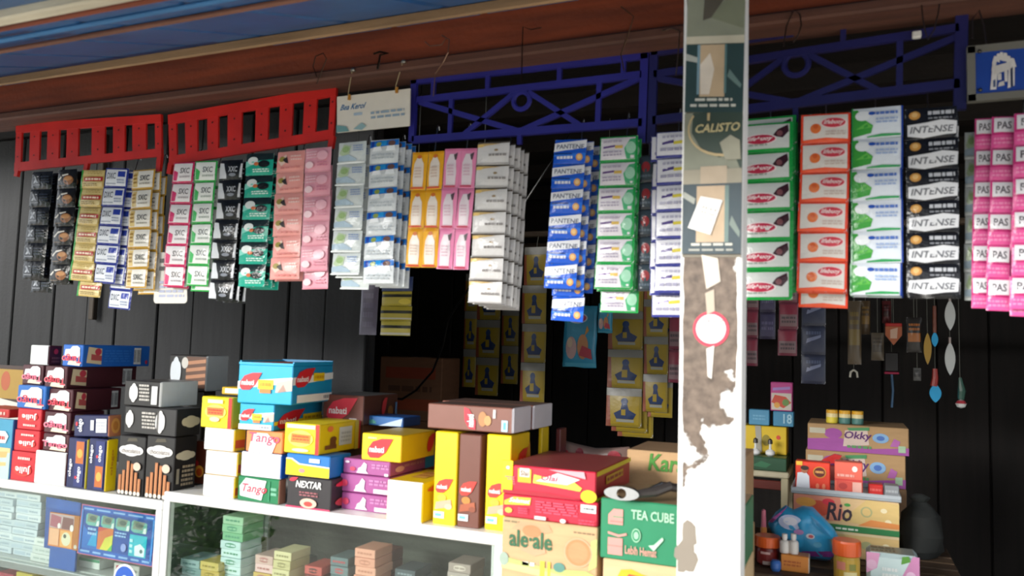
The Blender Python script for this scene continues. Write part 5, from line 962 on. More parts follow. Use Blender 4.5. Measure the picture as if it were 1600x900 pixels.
# ================================================================== hanging goods inside the shop
def pole(label, p, q, r=.013, c='#4a3a2a'):
    o = thing('hanging_pole', label, 'pole', p); m = MB(); m.tube([(0, 0, 0), Vector(q) - Vector(p)], r, c, 8); m.build('pole_body', 'wood', o)
    for f in (.05, .5, .95):
        a = (Vector(q) - Vector(p)) * f; m = MB(); m.tube([a, a + Vector((0, 0, 2.362 - p[2]))], .002, '#6a6a66', 5); m.build('tie_wire', 'steel', o)
    return o
YH = 1.35
pole('long dark wooden pole over the inner goods', (-1.9, YH + .03, 1.93), (1.72, YH + .03, 1.93))
pole('rear dark wooden pole over the dim yellow strips', (-2.0, YH + .38, 1.93), (-.5, YH + .38, 1.93))
def inner(label, design, x0, x1, yb, n_vis_pitch, Y=YH, cat=None, m='film', layers=1, t=.007, dxs=None):
    a = onY((x0 + x1) / 2, yb, Y); ztop = 1.915; b = a.z; pitch = onY(x0, yb - n_vis_pitch, Y).z - b; n = max(1, int((ztop - b) / pitch)); zt = b + n * pitch
    w = onY(x1, yb, Y).x - onY(x0, yb, Y).x; base, items = DES[design]; key = (design, round(w, 3), round(pitch, 3), t)
    if key not in _sm: _sm[key] = [sachet_mesh('sachet', w, pitch * .99, base, items, t, s_, m=m) for s_ in (1, 2)]
    for L_ in range(layers):
        o = thing('sachet_strip', label if layers == 1 else '%s, %s layer' % (label, ORD[L_]), 'sachets', (a.x + .018 * L_, Y + .017 * L_, zt - .02 * L_), (0, 0, 0), 'inner sachet strips on the poles')
        for i in range(n): put('sachet', _sm[key][i % 2], None, o, (r_.uniform(-.002, .002), 0, -(i + .5) * pitch), (r_.uniform(-.03, .02), 0, r_.uniform(-.06, .06)))
        m_ = MB(); m_.tube([(0, .008, -.01), (0, .012, .02), (0, .014 - .017 * L_ + .016, 1.93 - zt + .02 * L_)], .0012, '#8a8a80', 5); m_.build('string', 'matte', o)
inner('yellow detergent sachet strip nearest the pillar, lower of the bright pair', 'detergent', 947, 1002, 667, 62, layers=3)
inner('yellow detergent sachet strip right of the lower one by the pillar', 'detergent', 1004, 1042, 644, 60, layers=2)
inner('yellow detergent sachet strip in the dark middle of the shop', 'detergent', 812, 850, 628, 62)
inner('dim yellow detergent sachet strip left of the middle one', 'detergent', 742, 778, 618, 60, Y=YH + .35)
inner('dim grey and yellow sachet strip furthest left in the dark', 'detergent', 722, 742, 605, 60, Y=YH + .35)
inner('dim yellow sachet strip beside the middle pair in the dark', 'detergent', 782, 808, 600, 60, Y=YH + .35)
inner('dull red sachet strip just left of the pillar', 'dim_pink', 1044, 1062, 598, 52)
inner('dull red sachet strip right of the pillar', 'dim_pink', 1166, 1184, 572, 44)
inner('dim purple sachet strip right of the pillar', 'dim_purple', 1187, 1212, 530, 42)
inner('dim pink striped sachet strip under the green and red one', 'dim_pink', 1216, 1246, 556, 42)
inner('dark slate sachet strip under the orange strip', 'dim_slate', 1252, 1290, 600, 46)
# blue detergent pouches
def pouch(label, x0, x1, y0, y1, Y, sup=1.93):
    a, b = onY(x0, y1, Y), onY(x1, y0, Y); w, h = b.x - a.x, b.z - a.z
    o = bag('detergent_pouch', label, (a.x, Y, a.z), [(0, 0), (w * .33, .002), (w * .66, -.002), (w, 0), (w * .97, h * .25), (w, h * .5), (w * .98, h * .8), (w, h), (w * .66, h), (w * .33, h), (0, h), (w * .03, h * .7), (0, h * .4)], .014, '#3d9cc0',
        [R(0, .02, 1, .08, '#5fb4d0'), E(.45, .80, .3, .09, '#d9e6ec'), E(.45, .80, .26, .07, '#c4405f'), E(.28, .32, .16, .18, '#c9a4a0'), E(.62, .34, .16, .2, '#c98a5a'), P([(.5, .2), (.9, .14), (.86, .3), (.6, .36)], '#b9384a'), P([(.66, .5), (.8, .6), (.74, .68)], '#d99a4a'), E(.24, .4, .08, .08, '#d9c0a4')], 'pouch', group='blue detergent pouches')
    m = MB(); m.tube([(w / 2, 0, h - .004), (w / 2, .004, h + .03), (w / 2, (YH + .03 - Y) if sup < 2 else .004, sup - a.z)], .0012, '#8a8a80', 5); m.build('string', 'matte', o)
pouch('blue detergent pouch with a crimson oval hanging left of the pillar', 879, 934, 478, 573, YH)
pouch('smaller blue pouch half behind the crimson oval one', 934, 958, 474, 520, YH - .09, 2.362)
# purple packet and yellow strip at the left, hung from the left part of the pole
def plain_strip(label, x0, x1, y0, y1, Y, cols, sup, name='packet_strip', cat='packets'):
    a, b = onY(x0, y1, Y), onY(x1, y0, Y); w, h = b.x - a.x, b.z - a.z; o = thing(name, label, cat, ((a.x + b.x) / 2, Y, b.z)); n = len(cols)
    for i, (c, items) in enumerate(cols):
        put('packet', sachet_mesh('packet', w, h / n * .98, c, items, .006, i, m='film'), None, o, (0, 0, -(i + .5) * h / n), (-.03, 0, .04 * (-1) ** i))
    m = MB(); m.tube([(0, .004, -.005), (0, .008, .02), (0, .02, sup - b.z)], .0012, '#8a8a80', 5); m.build('string', 'matte', o)
pole('short dark pole behind the silver strips', (-1.59, .60, 1.93), (-1.05, .60, 1.93))
YB = [('#30406e', [S(.2, .3, .8, .7, 2, '#4a5c90')]), ('#b9a83a', [R(0, .6, 1, .8, '#2a2a20'), E(.8, .3, .2, .2, '#d9c43a')]), ('#b9a83a', [R(0, .5, 1, .7, '#2a2a20'), R(.0, .1, 1, .2, '#c9c4b4')]), ('#c4b44a', [R(0, .5, 1, .7, '#2a2a20'), R(.0, .05, 1, .2, '#d0cabc')])]
plain_strip('blue and yellow packet strip hanging behind the silver strips', 594, 645, 432, 524, .585, YB, 1.93)
plain_strip('grey purple packet hanging left of the yellow packet strip', 562, 592, 430, 524, .59, [('#6a6478', [S(.2, .1, .8, .9, 5, '#7a748a')])], 1.93)

# toys and tools hung at the right
def hang(name, label, cat, px, py, Y=YH, sup=1.93):
    p = onY(px, py, Y); o = thing(name, label, cat, p)
    m = MB(); m.tube([(0, 0, -.004), (0, .004, .02), (0, YH + .03 - Y, sup - p.z)], .001, '#77776f', 5); m.build('string', 'matte', o); return o
def px_(n, Y=YH): return n * (onY(1401, 500, Y).x - onY(1400, 500, Y).x)
def leaf_prof(o, nm, z0, z1, w, c, t=.006, m='plastic'):
    mb = MB(); n = 12; pts = [(w / 2 * math.sin(math.pi * i / n) ** .8 * (1 if True else 0), z0 + (z1 - z0) * i / n) for i in range(n + 1)]
    mb.prism([(-x, z) for x, z in pts] + [(x, z) for x, z in reversed(pts[1:-1])], -t / 2, t / 2, c); mb.build(nm, m, o)
for k, (py0, py1) in enumerate(((462, 521), (527, 592))):
    o = hang('white_spoon', 'white leaf shaped plastic piece, %s of two hanging at the right' % ('upper', 'lower')[k], 'spoon', 1484, py0, YH + .05 * k)
    h = px_(py1 - py0); leaf_prof(o, 'blade', -h, -.12 * h, px_(16), '#d3d6d4'); m = MB(); m.tube([(0, 0, -.16 * h), (0, 0, 0)], .004, '#c9b9b4', 6); m.build('handle', 'plastic', o)
TOYS = [('folded_cloth', 'tan paper wrapped bundle hanging in the dark right part', 'bundle', 1335, 470, 22, 112, '#5c4e3a', '#7a6634'), ('folded_cloth', 'grey tan brush like bundle beside the wrapped one', 'bundle', 1371, 520, 20, 48, '#5e5446', '#4a4238'),
        ('toy_packet', 'brown toy packet in the dark above the orange pouch', 'packet', 1352, 470, 16, 60, '#57452e', '#8a6a32'), ('toy_packet', 'dark red toy packet left of the orange pouch', 'packet', 1385, 470, 14, 40, '#5a2426', '#39181a'),
        ('toy_packet', 'black toy packet with orange corner right of the orange pouch', 'packet', 1428, 496, 24, 60, '#26221f', '#a8652c'), ('toy_packet', 'grey toy packet hanging lowest near the white pieces', 'packet', 1433, 575, 12, 22, '#6a6a68', '#4a4a4a')]
for nm, lab, cat, px, py, w, h, c, c2 in TOYS:
    o = hang(nm, lab, cat, px, py, YH + .05 * (px in (1385, 1433, 1352))); W_, H_ = px_(w), px_(h)
    put('packet_body', sachet_mesh('packet_body', W_, H_, c, [R(.1, .3, .9, .55, c2), S(.15, .6, .85, .85, 2, c2, w)], .012, w, m='film'), None, o, (0, 0, -H_ / 2))
o = hang('fork_prongs', 'pair of pale prongs hanging below the tan bundle', 'prongs', 1334, 578)
for s_ in (-1, 1):
    m = MB(); m.tube([(0, 0, 0), (s_ * .010, 0, -.008), (s_ * .012, 0, -.026)], .0035, '#c9c6b8', 6); m.build('prong', 'plastic', o)
o = hang('orange_pouch', 'orange pouch with a red top band hanging at the right', 'pouch', 1396, 505)
W_, H_ = px_(26), px_(38); m = MB(); m.prism([(-W_ / 2, -H_ * .55), (0, -H_), (W_ / 2, -H_ * .55), (W_ / 2, -H_ * .15), (-W_ / 2, -H_ * .15)], -.008, .008, '#a85a34'); m.art([P([(.3, .3), (.7, .3), (.75, .8), (.3, .7)], '#c9a48c')], (-W_ / 2, -.008, -H_), (W_, 0, 0), (0, 0, H_)); m.build('pouch_body', 'film', o)
m = MB(); m.box(-W_ / 2, -.009, -H_ * .15, W_ / 2, .009, 0, '#b02a24', bev=.002); m.build('top_band', 'film', o)
o = hang('toy_holder', 'dark toy with a crimson bar hanging under the orange pouch', 'toy', 1393, 548, YH + .10); W_ = px_(24)
m = MB(); m.box(-W_ / 2, -.006, -.075, W_ / 2, .006, -.005, '#241f20', bev=.004); m.build('toy_body', 'plastic', o)
m = MB(); m.box(-W_ / 2, -.008, -.083, W_ / 2, .008, -.075, '#a32448', bev=.002); m.build('crimson_bar', 'plastic', o)
m = MB(); m.tube([(0, 0, -.083), (.004, 0, -.14), (.0, 0, -.20)], .004, '#3a5a78', 6); m.build('tail', 'plastic', o)
o = hang('yellow_toy', 'yellow leaf shaped toy left of the blue ones', 'toy', 1449, 520); leaf_prof(o, 'toy_body', -px_(54), 0, px_(12), '#b08a34', .01)
o = hang('blue_toy', 'orange and bright blue toy hanging beside the upper white piece', 'toy', 1460, 478); m = MB(); m.tube([(0, 0, 0), (0, 0, -px_(46))], .006, '#7a3a22', 8); m.build('stem', 'plastic', o); leaf_prof(o, 'tip', -px_(70), -px_(44), px_(10), '#22a4dc', .01)
o = hang('blue_toy', 'red and bright blue toy hanging lowest beside the white pieces', 'toy', 1461, 576, YH + .05); m = MB(); m.tube([(0, 0, 0), (0, 0, -px_(16)), (-.004, 0, -px_(30))], [.008, .01, .012], ['#a32c22', '#a32c22'][0], 8); m.build('stem', 'plastic', o); leaf_prof(o, 'tip', -px_(58), -px_(26), px_(18), '#22a4dc', .014)
o = hang('green_toy', 'small dark green toy with a white and red end at the right', 'toy', 1500, 590); m = MB(); m.tube([(0, 0, 0), (.005, 0, -px_(22)), (.002, 0, -px_(36))], [.005, .012, .010], '#2f5a4c', 8); m.build('stem', 'plastic', o)
m = MB(); m.lathe([(0, 0), (.012, .004), (.017, .016), (.010, .026), (0, .03)], ['#dcdedc', '#dcdedc', '#b9404c', '#dcdedc'], 12); m.build('bulb_end', 'plastic', o, (.002, 0, -px_(36) - .03))

# stacked cartons and a cable in the dark behind the counter
zst = .75; YS = 1.42
a, b = onY(590, 700, YS), onY(690, 560, YS)
for k in range(3):
    z0, z1 = [(0, .86), (.861, 1.12), (1.121, b.z)][k]
    o = thing('carton', 'brown carton with red print, %s of the stack in the dark' % POS[k], 'box', ((a.x + b.x) / 2, YS, z0), (0, 0, .03 * k), 'cartons stacked in the dark'); w = (b.x - a.x) / 2; m = MB()
    m.box(-w, 0, 0, w, .2, z1 - z0, '#7a5238', bev=.004); m.art([R(.1, .66, .9, .84, '#8f3c22'), R(.1, .16, .96, .34, '#9a4426'), S(.15, .42, .85, .58, 1, '#5a3a26', k)], (-w, 0, 0), (2 * w, 0, 0), (0, 0, z1 - z0)); m.build('box_body', 'kraft', o)
    m = MB(); m.box(-.03, -.001, z1 - z0, .03, .201, z1 - z0 + .0006, '#9a7a54'); 
    m.build('packing_tape', 'film', o)
o = thing('black_cable', 'black cable hanging in an arc across the dark cartons', 'cable', onY(700, 520, 1.33)); L0 = o.location.copy(); m = MB()
m.tube([Vector((-1.02, 1.33, 2.36)) - L0] + [onY(px, py, 1.33) - L0 for px, py in ((700, 500), (692, 540), (676, 580), (650, 610), (628, 624), (612, 622))], .005, '#141414', 6); m.build('cable', 'plastic', o)
# wooden posts against the plank wall
for px, x2, lab in ((146, 460, 'narrow dark wooden post on the plank wall at the left'),):
    p = onY(px, 500, .74); o = thing('wooden_post', lab, 'post', (p.x, .735, 1.52)); m = MB(); m.box(-.014, -.012, 0, .014, .012, .80, '#3f352a', bev=.003); m.build('post_body', 'woodv', o)

# ================================================================== goods on the low table inside, right of the pillar
YT = .62; ZT = onY(1198, 886, YT).z
o = thing('slatted_table', 'low slatted wooden table inside the shop, right of the pillar', 'table', (.52, .95, 0))
for i in range(8):
    y = -.40 + i * .075; m = MB(); m.box(-.85, y, ZT - .02, -.24, y + .066, ZT - .001 * (i % 2) - .0005, ('#574230', '#4c3929', '#5f4a36')[i % 3], bev=.003); m.build('slat', 'wood', o)
for sx in (-.8, -.29):
    m = MB(); m.box(sx - .02, -.39, ZT - .06, sx + .02, .19, ZT - .021, '#4a3828', bev=.003); m.build('rail', 'wood', o)
    for sy in (-.37, .165):
        m = MB(); m.box(sx - .02, sy - .02, 0, sx + .02, sy + .02, ZT - .061, '#4a3828', bev=.003); m.build('leg', 'woodv', o)
ZT += .0005
def jar(label, px0, px1, ytop, Y, body_c, lidc, items, fill):
    p = onY((px0 + px1) / 2, (ytop + 886) / 2, Y); r = (onY(px1, ytop, Y).x - onY(px0, ytop, Y).x) / 2 * .96; h = onY(px0, ytop, Y).z - ZT
    o = thing('plastic_jar', label, 'jar', (p.x, Y + r, ZT), (0, 0, 0), 'jars with orange lids'); m = MB()
    m.lathe([(r * .80, 0), (r * .90, .006), (r * .92, h * .5), (r * .88, h * .60), (r * .80, h * .64)], body_c, 28); m.build('jar_body', 'plastic', o, smooth=True)
    m = MB(); m.lathe([(r * .92, h * .62), (r, h * .64), (r, h * .95), (r * .95, h), (0, h)], lidc, 28); m.build('lid', 'plastic', o, smooth=False)
    q = MB()
    for k, (a0, a1, v0, v1, c) in enumerate(items):
        rr = r * .93 + .0006 + .0003 * k; n = 8; ang = [-math.pi / 2 + a0 + (a1 - a0) * i / n for i in range(n + 1)]
        q.add([(rr * math.cos(t_), rr * math.sin(t_), h * v0) for t_ in ang] + [(rr * math.cos(t_), rr * math.sin(t_), h * v1) for t_ in ang], [(i, i + 1, n + 2 + i, n + 1 + i) for i in range(n)], c)
    q.build('label', 'card', o)
jar('red filled jar with an orange lid, left one on the slatted table', 1176, 1219, 838, YT, '#6e1f1c', '#e0622a', [(-.9, .9, .1, .5, '#8a2a26'), (-.5, .3, .42, .5, '#d9b0a8'), (-.3, .4, .06, .18, '#d9c4bc')], 0)
jar('yellow labelled jar with an orange lid in front of the fruit cartons', 1299, 1347, 845, YT - .06, '#b99a3a', '#dd5f2c', [(-1.2, 1.2, .04, .56, '#c4a03c'), (-.8, -.1, .3, .5, '#d98a7a'), (-.2, .8, .08, .26, '#e0d49a'), (.2, .7, .3, .46, '#8a8a3a')], 0)
def small_bottle(label, px, y0, y1, Y, z, c, cap, r):
    p = onY(px, (y0 + y1) / 2, Y); h = onY(px, y0, Y).z - z; o = thing('white_bottle', label, 'bottle', (p.x, Y, z), group='small white bottles'); m = MB()
    m.lathe([(r * .9, 0), (r, .003), (r, h * .55), (r * .85, h * .64), (r * .45, h * .68), (r * .42, h * .74)], c, 18); m.build('bottle_body', 'plastic', o, smooth=True)
    m = MB(); m.lathe([(r * .55, h * .74), (r * .55, h), (0, h)], cap, 14); m.build('cap', 'plastic', o)
oc = thing('orange_box', 'small orange box lying by the two white bottles', 'box', onY(1220, 892, YT - .02).xyz); oc.location.z = ZT; W_ = onY(1264, 880, YT).x - onY(1220, 880, YT).x
m = MB(); hO = onY(1240, 868, YT - .02).z - ZT; m.box(0, 0, 0, W_, .05, hO, '#d98a3c', {'R': '#d9cfc0'}, .002); m.art(S(.1, .3, .7, .7, 2, '#b9602c'), (0, 0, 0), (W_, 0, 0), (0, 0, hO)); m.build('box_body', 'card', oc)
small_bottle('white bottle with a tan lower label, left of the pair', 1226, 834, 866, YT, ZT + hO + .0006, '#dcd8d2', '#e6e2dc', px_(6.5)); small_bottle('white bottle with a tan lower label, right of the pair', 1240, 834, 866, YT, ZT + hO + .0006, '#dcd8d2', '#e6e2dc', px_(6.5))
p = onY(1212, 878, YT - .03); o = thing('blue_ball', 'small blue round pot in front of the red jar', 'pot', (p.x, YT - .03, ZT)); m = MB(); m.lathe([(.010, 0), (.014, .008), (.014, .022), (.010, .028), (0, .029)], '#3a6ab4', 16); m.build('pot_body', 'plastic', o, smooth=True)
p = onY(1192, 832, YT + .10); zz = ZT; o = thing('pink_pen', 'pink and orange stick standing behind the red jar', 'stick', (p.x, YT + .12, ZT)); h = onY(1192, 795, YT + .12).z - ZT; m = MB(); m.lathe([(.009, 0), (.009, h * .6), (.0075, h * .62)], '#d98a4a', 12); m.build('stick_body', 'plastic', o); m = MB(); m.lathe([(.0075, h * .62), (.006, h * .97), (0, h)], '#d9788a', 12); m.build('cap', 'plastic', o)
# blue packet leaning on the fruit cartons
Yb = .77; pts = [(1232, 890), (1262, 889), (1296, 888), (1303, 868), (1298, 842), (1310, 838), (1302, 824), (1284, 806), (1270, 792), (1255, 790), (1240, 796), (1228, 789), (1212, 800), (1200, 818), (1206, 832), (1228, 840), (1238, 862)]
pw = [onY(a, b, Yb) for a, b in pts]; c0 = onY(1250, 888, Yb); c0.z = ZT + .001
bag('plush_packet', 'crumpled bright blue packet with pink edges leaning on the fruit cartons', c0, [(p.x - c0.x, max(p.z - c0.z, 0)) for p in pw], .05, '#3aa4d6',
    [P([(.0, .62), (.1, .78), (.3, 1), (.24, .9), (.08, .66)], '#b45aa8'), E(.34, .72, .17, .14, '#c3cdea'), E(.34, .74, .10, .08, '#e6e6f0'), E(.62, .5, .06, .05, '#e6ecf0'), E(.63, .5, .035, .03, '#d9606a'), E(.46, .56, .07, .05, '#c08ac0'), P([(.5, .1), (.95, .16), (.9, .26), (.5, .2)], '#8a3a8a'), P([(.4, .0), (.9, .0), (.9, .08), (.45, .1)], '#b03a78'), P([(.6, .9), (.72, .8), (.92, .5), (.8, .6)], '#2a84b4'), E(.72, .36, .06, .05, '#5fb9e0')], 'packet', crumple=.16)
# fruit drink cartons
YR = .84
def rio(part): return {'F': [('print_panel', [P([(.0, .2), (.5, .3), (.45, 1), (.0, 1)], '#d98a72'), E(.24, .62, .12, .24, '#d4553c'), E(.12, .78, .10, .14, '#e0a04a'), E(.34, .84, .06, .1, '#d93a4a'), P([(.45, .3), (1, .2), (1, .95), (.7, 1)], '#d6b878'), E(.70, .64, .055, .16, '#a8a878'), E(.70, .64, .04, .12, '#d6b878'), E(.86, .72, .03, .07, '#e9dcb4'), E(.9, .4, .03, .07, '#e9dcb4'), P([(.62, .22), (1, .22), (1, .36), (.74, .42)], '#d98a4a'), P([(.3, .0), (1, .0), (1, .17), (.3, .20)], '#2f7a46')]), ('logo', [T('Rio', .33, .30, .57, .84, '#3a2e38', shear=.1), E(.52, .80, .03, .05, '#4a9a4a'), S(.36, .03, .62, .13, 1, '#d9e4d4', 3)])]}
rc2 = carton('drink_carton', 'lower fruit print drink carton, mostly hidden behind the jars', 1240, 1405, None, 840, 890, ZT, YR, '#cfae78', None, {'F': [('print_panel', [P([(.4, .5), (1, .42), (1, 1), (.4, 1)], '#d3b478'), E(.70, .55, .055, .16, '#a8a878'), E(.88, .62, .03, .07, '#e9dcb4'), P([(.3, .9), (1, .9), (1, 1), (.3, 1)], '#d9c49a')])]}, d=.22, m='kraft', group='fruit print drink cartons')
rc1 = carton('drink_carton', 'fruit print drink carton with a green base band carrying the grey tray', 1240, 1405, None, 786, 838, top(rc2), YR, '#d9b88a', None, rio(1), d=.22, m='kraft', group='fruit print drink cartons')
pa = onY(1238, 770, YR); pb = onY(1406, 770, YR); o = thing('grey_tray', 'flat grey tray on top of the fruit print carton', 'tray', ((pa.x + pb.x) / 2, YR + .10, top(rc1))); w = (pb.x - pa.x) / 2 + .004
m = MB(); m.box(-w, -.105, 0, w, .105, .006, '#9fa6ac', bev=.002); m.build('tray_base', 'plastic', o)
for (x0, y0, x1, y1) in ((-w, -.105, w, -.099), (-w, .099, w, .105), (-w, -.099, -w + .006, .099), (w - .006, -.099, w, .099)):
    m = MB(); m.box(x0, y0, .006, x1, y1, .018, '#a9b0b6', bev=.002); m.build('rim', 'plastic', o)
zt_ = top(rc1) + .0068
carton('milk_box', 'orange red box with a figure in white, left on the grey tray', 1243, 1297, 1300, 724, 772, zt_, YR + .03, '#d93a22', None, {'F': [('picture', [R(.02, .86, .2, 1, '#e0b43a'), P([(.02, .08), (.42, .04), (.40, .5), (.3, .64), (.06, .6)], '#d6dbe4'), E(.26, .70, .10, .11, '#a8684a'), E(.27, .78, .12, .08, '#2e1c18')]), ('logo', [E(.70, .66, .19, .2, '#c98a2c'), E(.70, .66, .16, .17, '#5c1c18'), S(.58, .6, .82, .74, 1, '#d9a05a'), E(.64, .18, .05, .1, '#e07a5a'), E(.82, .18, .05, .1, '#e07a5a')])]}, d=.05)
carton('milk_box', 'salmon pink box with a round white dot, middle of the grey tray', 1304, 1348, 1351, 724, 780, zt_, YR + .012, '#d8604e', None, {'F': [('print_panel', [R(.0, .42, 1, .48, '#c93a34'), R(.64, .06, .96, .40, '#d9a498'), E(.72, .80, .1, .09, '#ead9d4'), S(.1, .52, .7, .66, 1, '#e0a094'), P([(.08, .1), (.6, .1), (.6, .4), (.08, .42)], '#c9483c'), E(.3, .26, .16, .1, '#a8302c')])]}, d=.05)
carton('small_box', 'bright red small box on the right of the grey tray', 1357, 1380, None, 758, 772, zt_, YR + .05, '#c4241f', None, {'F': [(None, S(.1, .3, .9, .7, 1, '#d9605a'))]}, d=.05)
carton('small_box', 'grey small box at the right end of the grey tray', 1382, 1405, None, 760, 775, zt_, YR + .04, '#868a8e', None, {'F': [(None, S(.1, .3, .9, .7, 1, '#a9adb0'))]}, d=.05)
o = thing('red_pouch', 'red pouch lying behind the orange red box', 'pouch', onY(1297, 715, YR + .19)); 
# purple print cartons behind
YO = 1.16
def okk(i): return {'F': [('print_panel', [P([(0, .0), (1, .0), (1, .28), (.62, .16), (.34, .5), (0, .42)], '#9a4f96'), E(.26, .66, .09, .2, '#9a4f96'), P([(.36, .2), (.62, .3), (.6, .9), (.38, .8)], '#c9b4a8'), R(.02, .64, .18, .84, '#b9b4a0'), E(.73, .58, .08, .18, '#7fa4c8'), E(.73, .58, .04, .09, '#4a6cb0'), P([(.82, .3), (.86, .6), (.92, .5), (.9, .3)], '#a860a0'), R(.90, .1, .97, .34, '#9cb89a'), P([(.40, .9), (.62, .96), (.62, .84), (.42, .8)], '#4a8a5a')]), ('logo', [T('Okky', .37, .42, .64, .78, '#5a2f6a', shear=.08), S(.4, .12, .64, .3, 1, '#5a8a5a', 3)])]}
lo = onY(1260, 792, YO).z
ob = thing('carton', 'plain carton behind the fruit cartons carrying the purple print ones', 'box', (onY(1337, 800, YO).x, YO, 0)); w = (onY(1415, 800, YO).x - onY(1259, 800, YO).x) / 2; z755 = onY(1335, 758, YO).z
m = MB(); m.box(-w, 0, 0, w, .24, z755, '#8a6a4c', bev=.004); m.build('box_body', 'kraft', ob)
ok2 = carton('drink_carton', 'lower purple print drink carton behind the orange boxes', 1259, 1415, None, 713, 757, z755 + .001, YO, '#a8875f', None, okk(1), d=.24, m='kraft', group='purple print drink cartons')
ok1 = carton('drink_carton', 'upper purple print drink carton with the yellow tins on it', 1262, 1420, None, 670, 712, top(ok2), YO, '#a8875f', None, okk(0), d=.24, m='kraft', group='purple print drink cartons')
red = [q for q in bpy.data.objects if q.name == 'red_pouch'][0]
pr = onY(1297, 715, YO - .03); red.location = (pr.x, YO - .055, ZT); hR = pr.z - ZT
m = MB(); wr = px_(36); m.prism([(-wr / 2, hR - .02), (wr * .3, hR - .012), (wr / 2, hR + .012), (wr * .2, hR + .016), (-wr * .3, hR - .004)], -.008, .008, '#b4201f'); m.build('pouch_body', 'film', red)
m = MB(); m.box(-.03, -.012, 0, .03, .012, hR - .021, '#7a2a24', bev=.003); m.build('stand', 'card', red)
for i in range(3):
    p = onY(1300 + i * 20, 668, YO + .05); rr = px_(9.6, YO + .05); h = onY(1300, 640, YO + .05).z - top(ok1)
    o = thing('milk_tin', '%s yellow topped small tin on the upper purple print carton' % ('left', 'middle', 'right')[i], 'tin', (p.x, YO + .05, top(ok1)), group='yellow topped tins'); m = MB()
    m.lathe([(rr * .95, 0), (rr, .003), (rr, h * .45), (rr, h * .7), (rr * .96, h * .74)], [('#d9c43a', '#4a7a74', '#4a7a74')[i]] * 2 + ['#e0cf9a', '#e0cf9a'], 20); m.build('tin_body', 'card', o)
    m = MB(); m.lathe([(rr, h * .74), (rr, h * .97), (rr * .9, h), (0, h)], '#d9a42c', 20); m.build('lid', 'plastic', o)
# floral packet at the bottom
Yf = .60; pa = onY(1354, 905, Yf); pb = onY(1437, 905, Yf); zf = onY(1390, 866, Yf).z
o = thing('floral_packet', 'pink and white packet with a green leaf and a grey lettered top', 'packet', (pa.x, Yf, ZT)); w = pb.x - pa.x; h = zf - ZT
m = MB(); m.box(0, 0, 0, w, .10, h, '#c9dede', {'T': '#8f9a94'}, .01); m.art([P([(0, .3), (.2, .5), (.26, 1), (0, 1)], '#d99ac0'), P([(.6, .0), (1, .0), (1, 1), (.88, 1), (.7, .4)], '#cf8ab8'), P([(.66, .7), (.84, .82), (.8, 1), (.68, .96)], '#5a9a3a'), E(.1, .6, .1, .16, '#e0b4d0'), E(.84, .3, .1, .2, '#e6c0dc'), S(.3, .2, .6, .6, 2, '#e9f0ee', 3)], (0, 0, 0), (w, 0, 0), (0, 0, h)); m.art([S(.1, .2, .56, .8, 2, '#2f3a36', 4)], (0, 0, h), (w, 0, 0), (0, .10, 0)); m.build('packet_body', 'film', o)
# stool with green tin, jars with stems and boxes, just right of the pillar
YSt = 1.17; zS = onY(1200, 737, YSt).z; xa = onY(1172, 740, YSt).x; xb = onY(1233, 740, YSt).x
o = thing('cream_stool', 'cream painted stool beyond the table beside the pillar', 'stool', (xb, YSt, 0))
m = MB(); m.box(-.22, 0, zS - .02, 0, .28, zS, '#cfc5a8', bev=.004); m.build('seat', 'paint', o)
for sx in (-.205, -.014):
    for sy in (.014, .266):
        m = MB(); m.box(sx - .012, sy - .012, 0, sx + .012, sy + .012, zS - .02, '#c9bf9f', bev=.003); m.build('leg', 'paint', o)
m = MB(); m.box(-.193, .006, zS - .06, -.026, .018, zS - .03, '#6e3028', bev=.002); m.build('apron', 'paint', o)
gr_ = carton('green_case', 'flat dark green case on the cream stool', 1150, 1229, None, 717, 735, zS + .0006, YSt + .02, '#1f4a30', {'T': '#2a5a3c'}, {'F': [(None, [P([(.3, .3), (.6, .2), (.7, .5), (.5, .7)], '#2f6a48')])]}, d=.20)
for i, px in enumerate((1180, 1203)):
    p = onY(px, 716, YSt + .05); o = thing('white_pot', 'small white pot with a thin dark topped stem, %s of two' % ('left', 'right')[i], 'pot', (p.x, YSt + .06, top(gr_)), group='white pots with stems'); k_ = px_(1, YSt)
    m = MB(); m.lathe([(k_ * 5, 0), (k_ * 8.5, k_ * 3), (k_ * 8.5, k_ * 8), (k_ * 5, k_ * 11), (k_ * 2.6, k_ * 12)], '#d9d9d8', 18); m.build('pot_body', 'plastic', o, smooth=True)
    m = MB(); m.lathe([(k_ * 2.4, k_ * 12), (k_ * 2, k_ * 24), (0, k_ * 25)], '#c9cbc8', 12); m.build('stem', 'plastic', o)
    m = MB(); m.lathe([(k_ * 4.5, k_ * 22), (k_ * 4, k_ * 29), (k_ * 1.5, k_ * 31), (0, k_ * 32)], '#2a2624', 12); m.build('cap', 'plastic', o)
ys = carton('yellow_case', 'yellow case with a grey stripe behind the white pots', 1150, 1229, None, 668, 714, top(gr_), YSt + .11, '#cfae14', {'T': '#a88e14'}, {'F': [('stripe', [P([(.42, .05), (.52, .05), (.50, 1), (.38, 1)], '#9a968a')]), ('logo', [E(.84, .62, .04, .08, '#c9402c'), E(.6, .5, .08, .2, '#8a7a1a')])]}, d=.10)
carton('blue_box', 'small blue box standing on the yellow case, left of the numbered one', 1170, 1202, None, 641, 667, top(ys), YSt + .13, '#4a8cb0', None, {'F': [(None, S(.2, .3, .8, .7, 2, '#6aa4c4'))]}, d=.05)
b18 = carton('blue_box', 'small blue box with pale figures under the pink picture box', 1208, 1240, None, 644, 668, top(ys), YSt + .13, '#3f84a8', None, {'F': [('logo', [T('18', .50, .2, .92, .85, '#9cc4d4')])]}, d=.06)
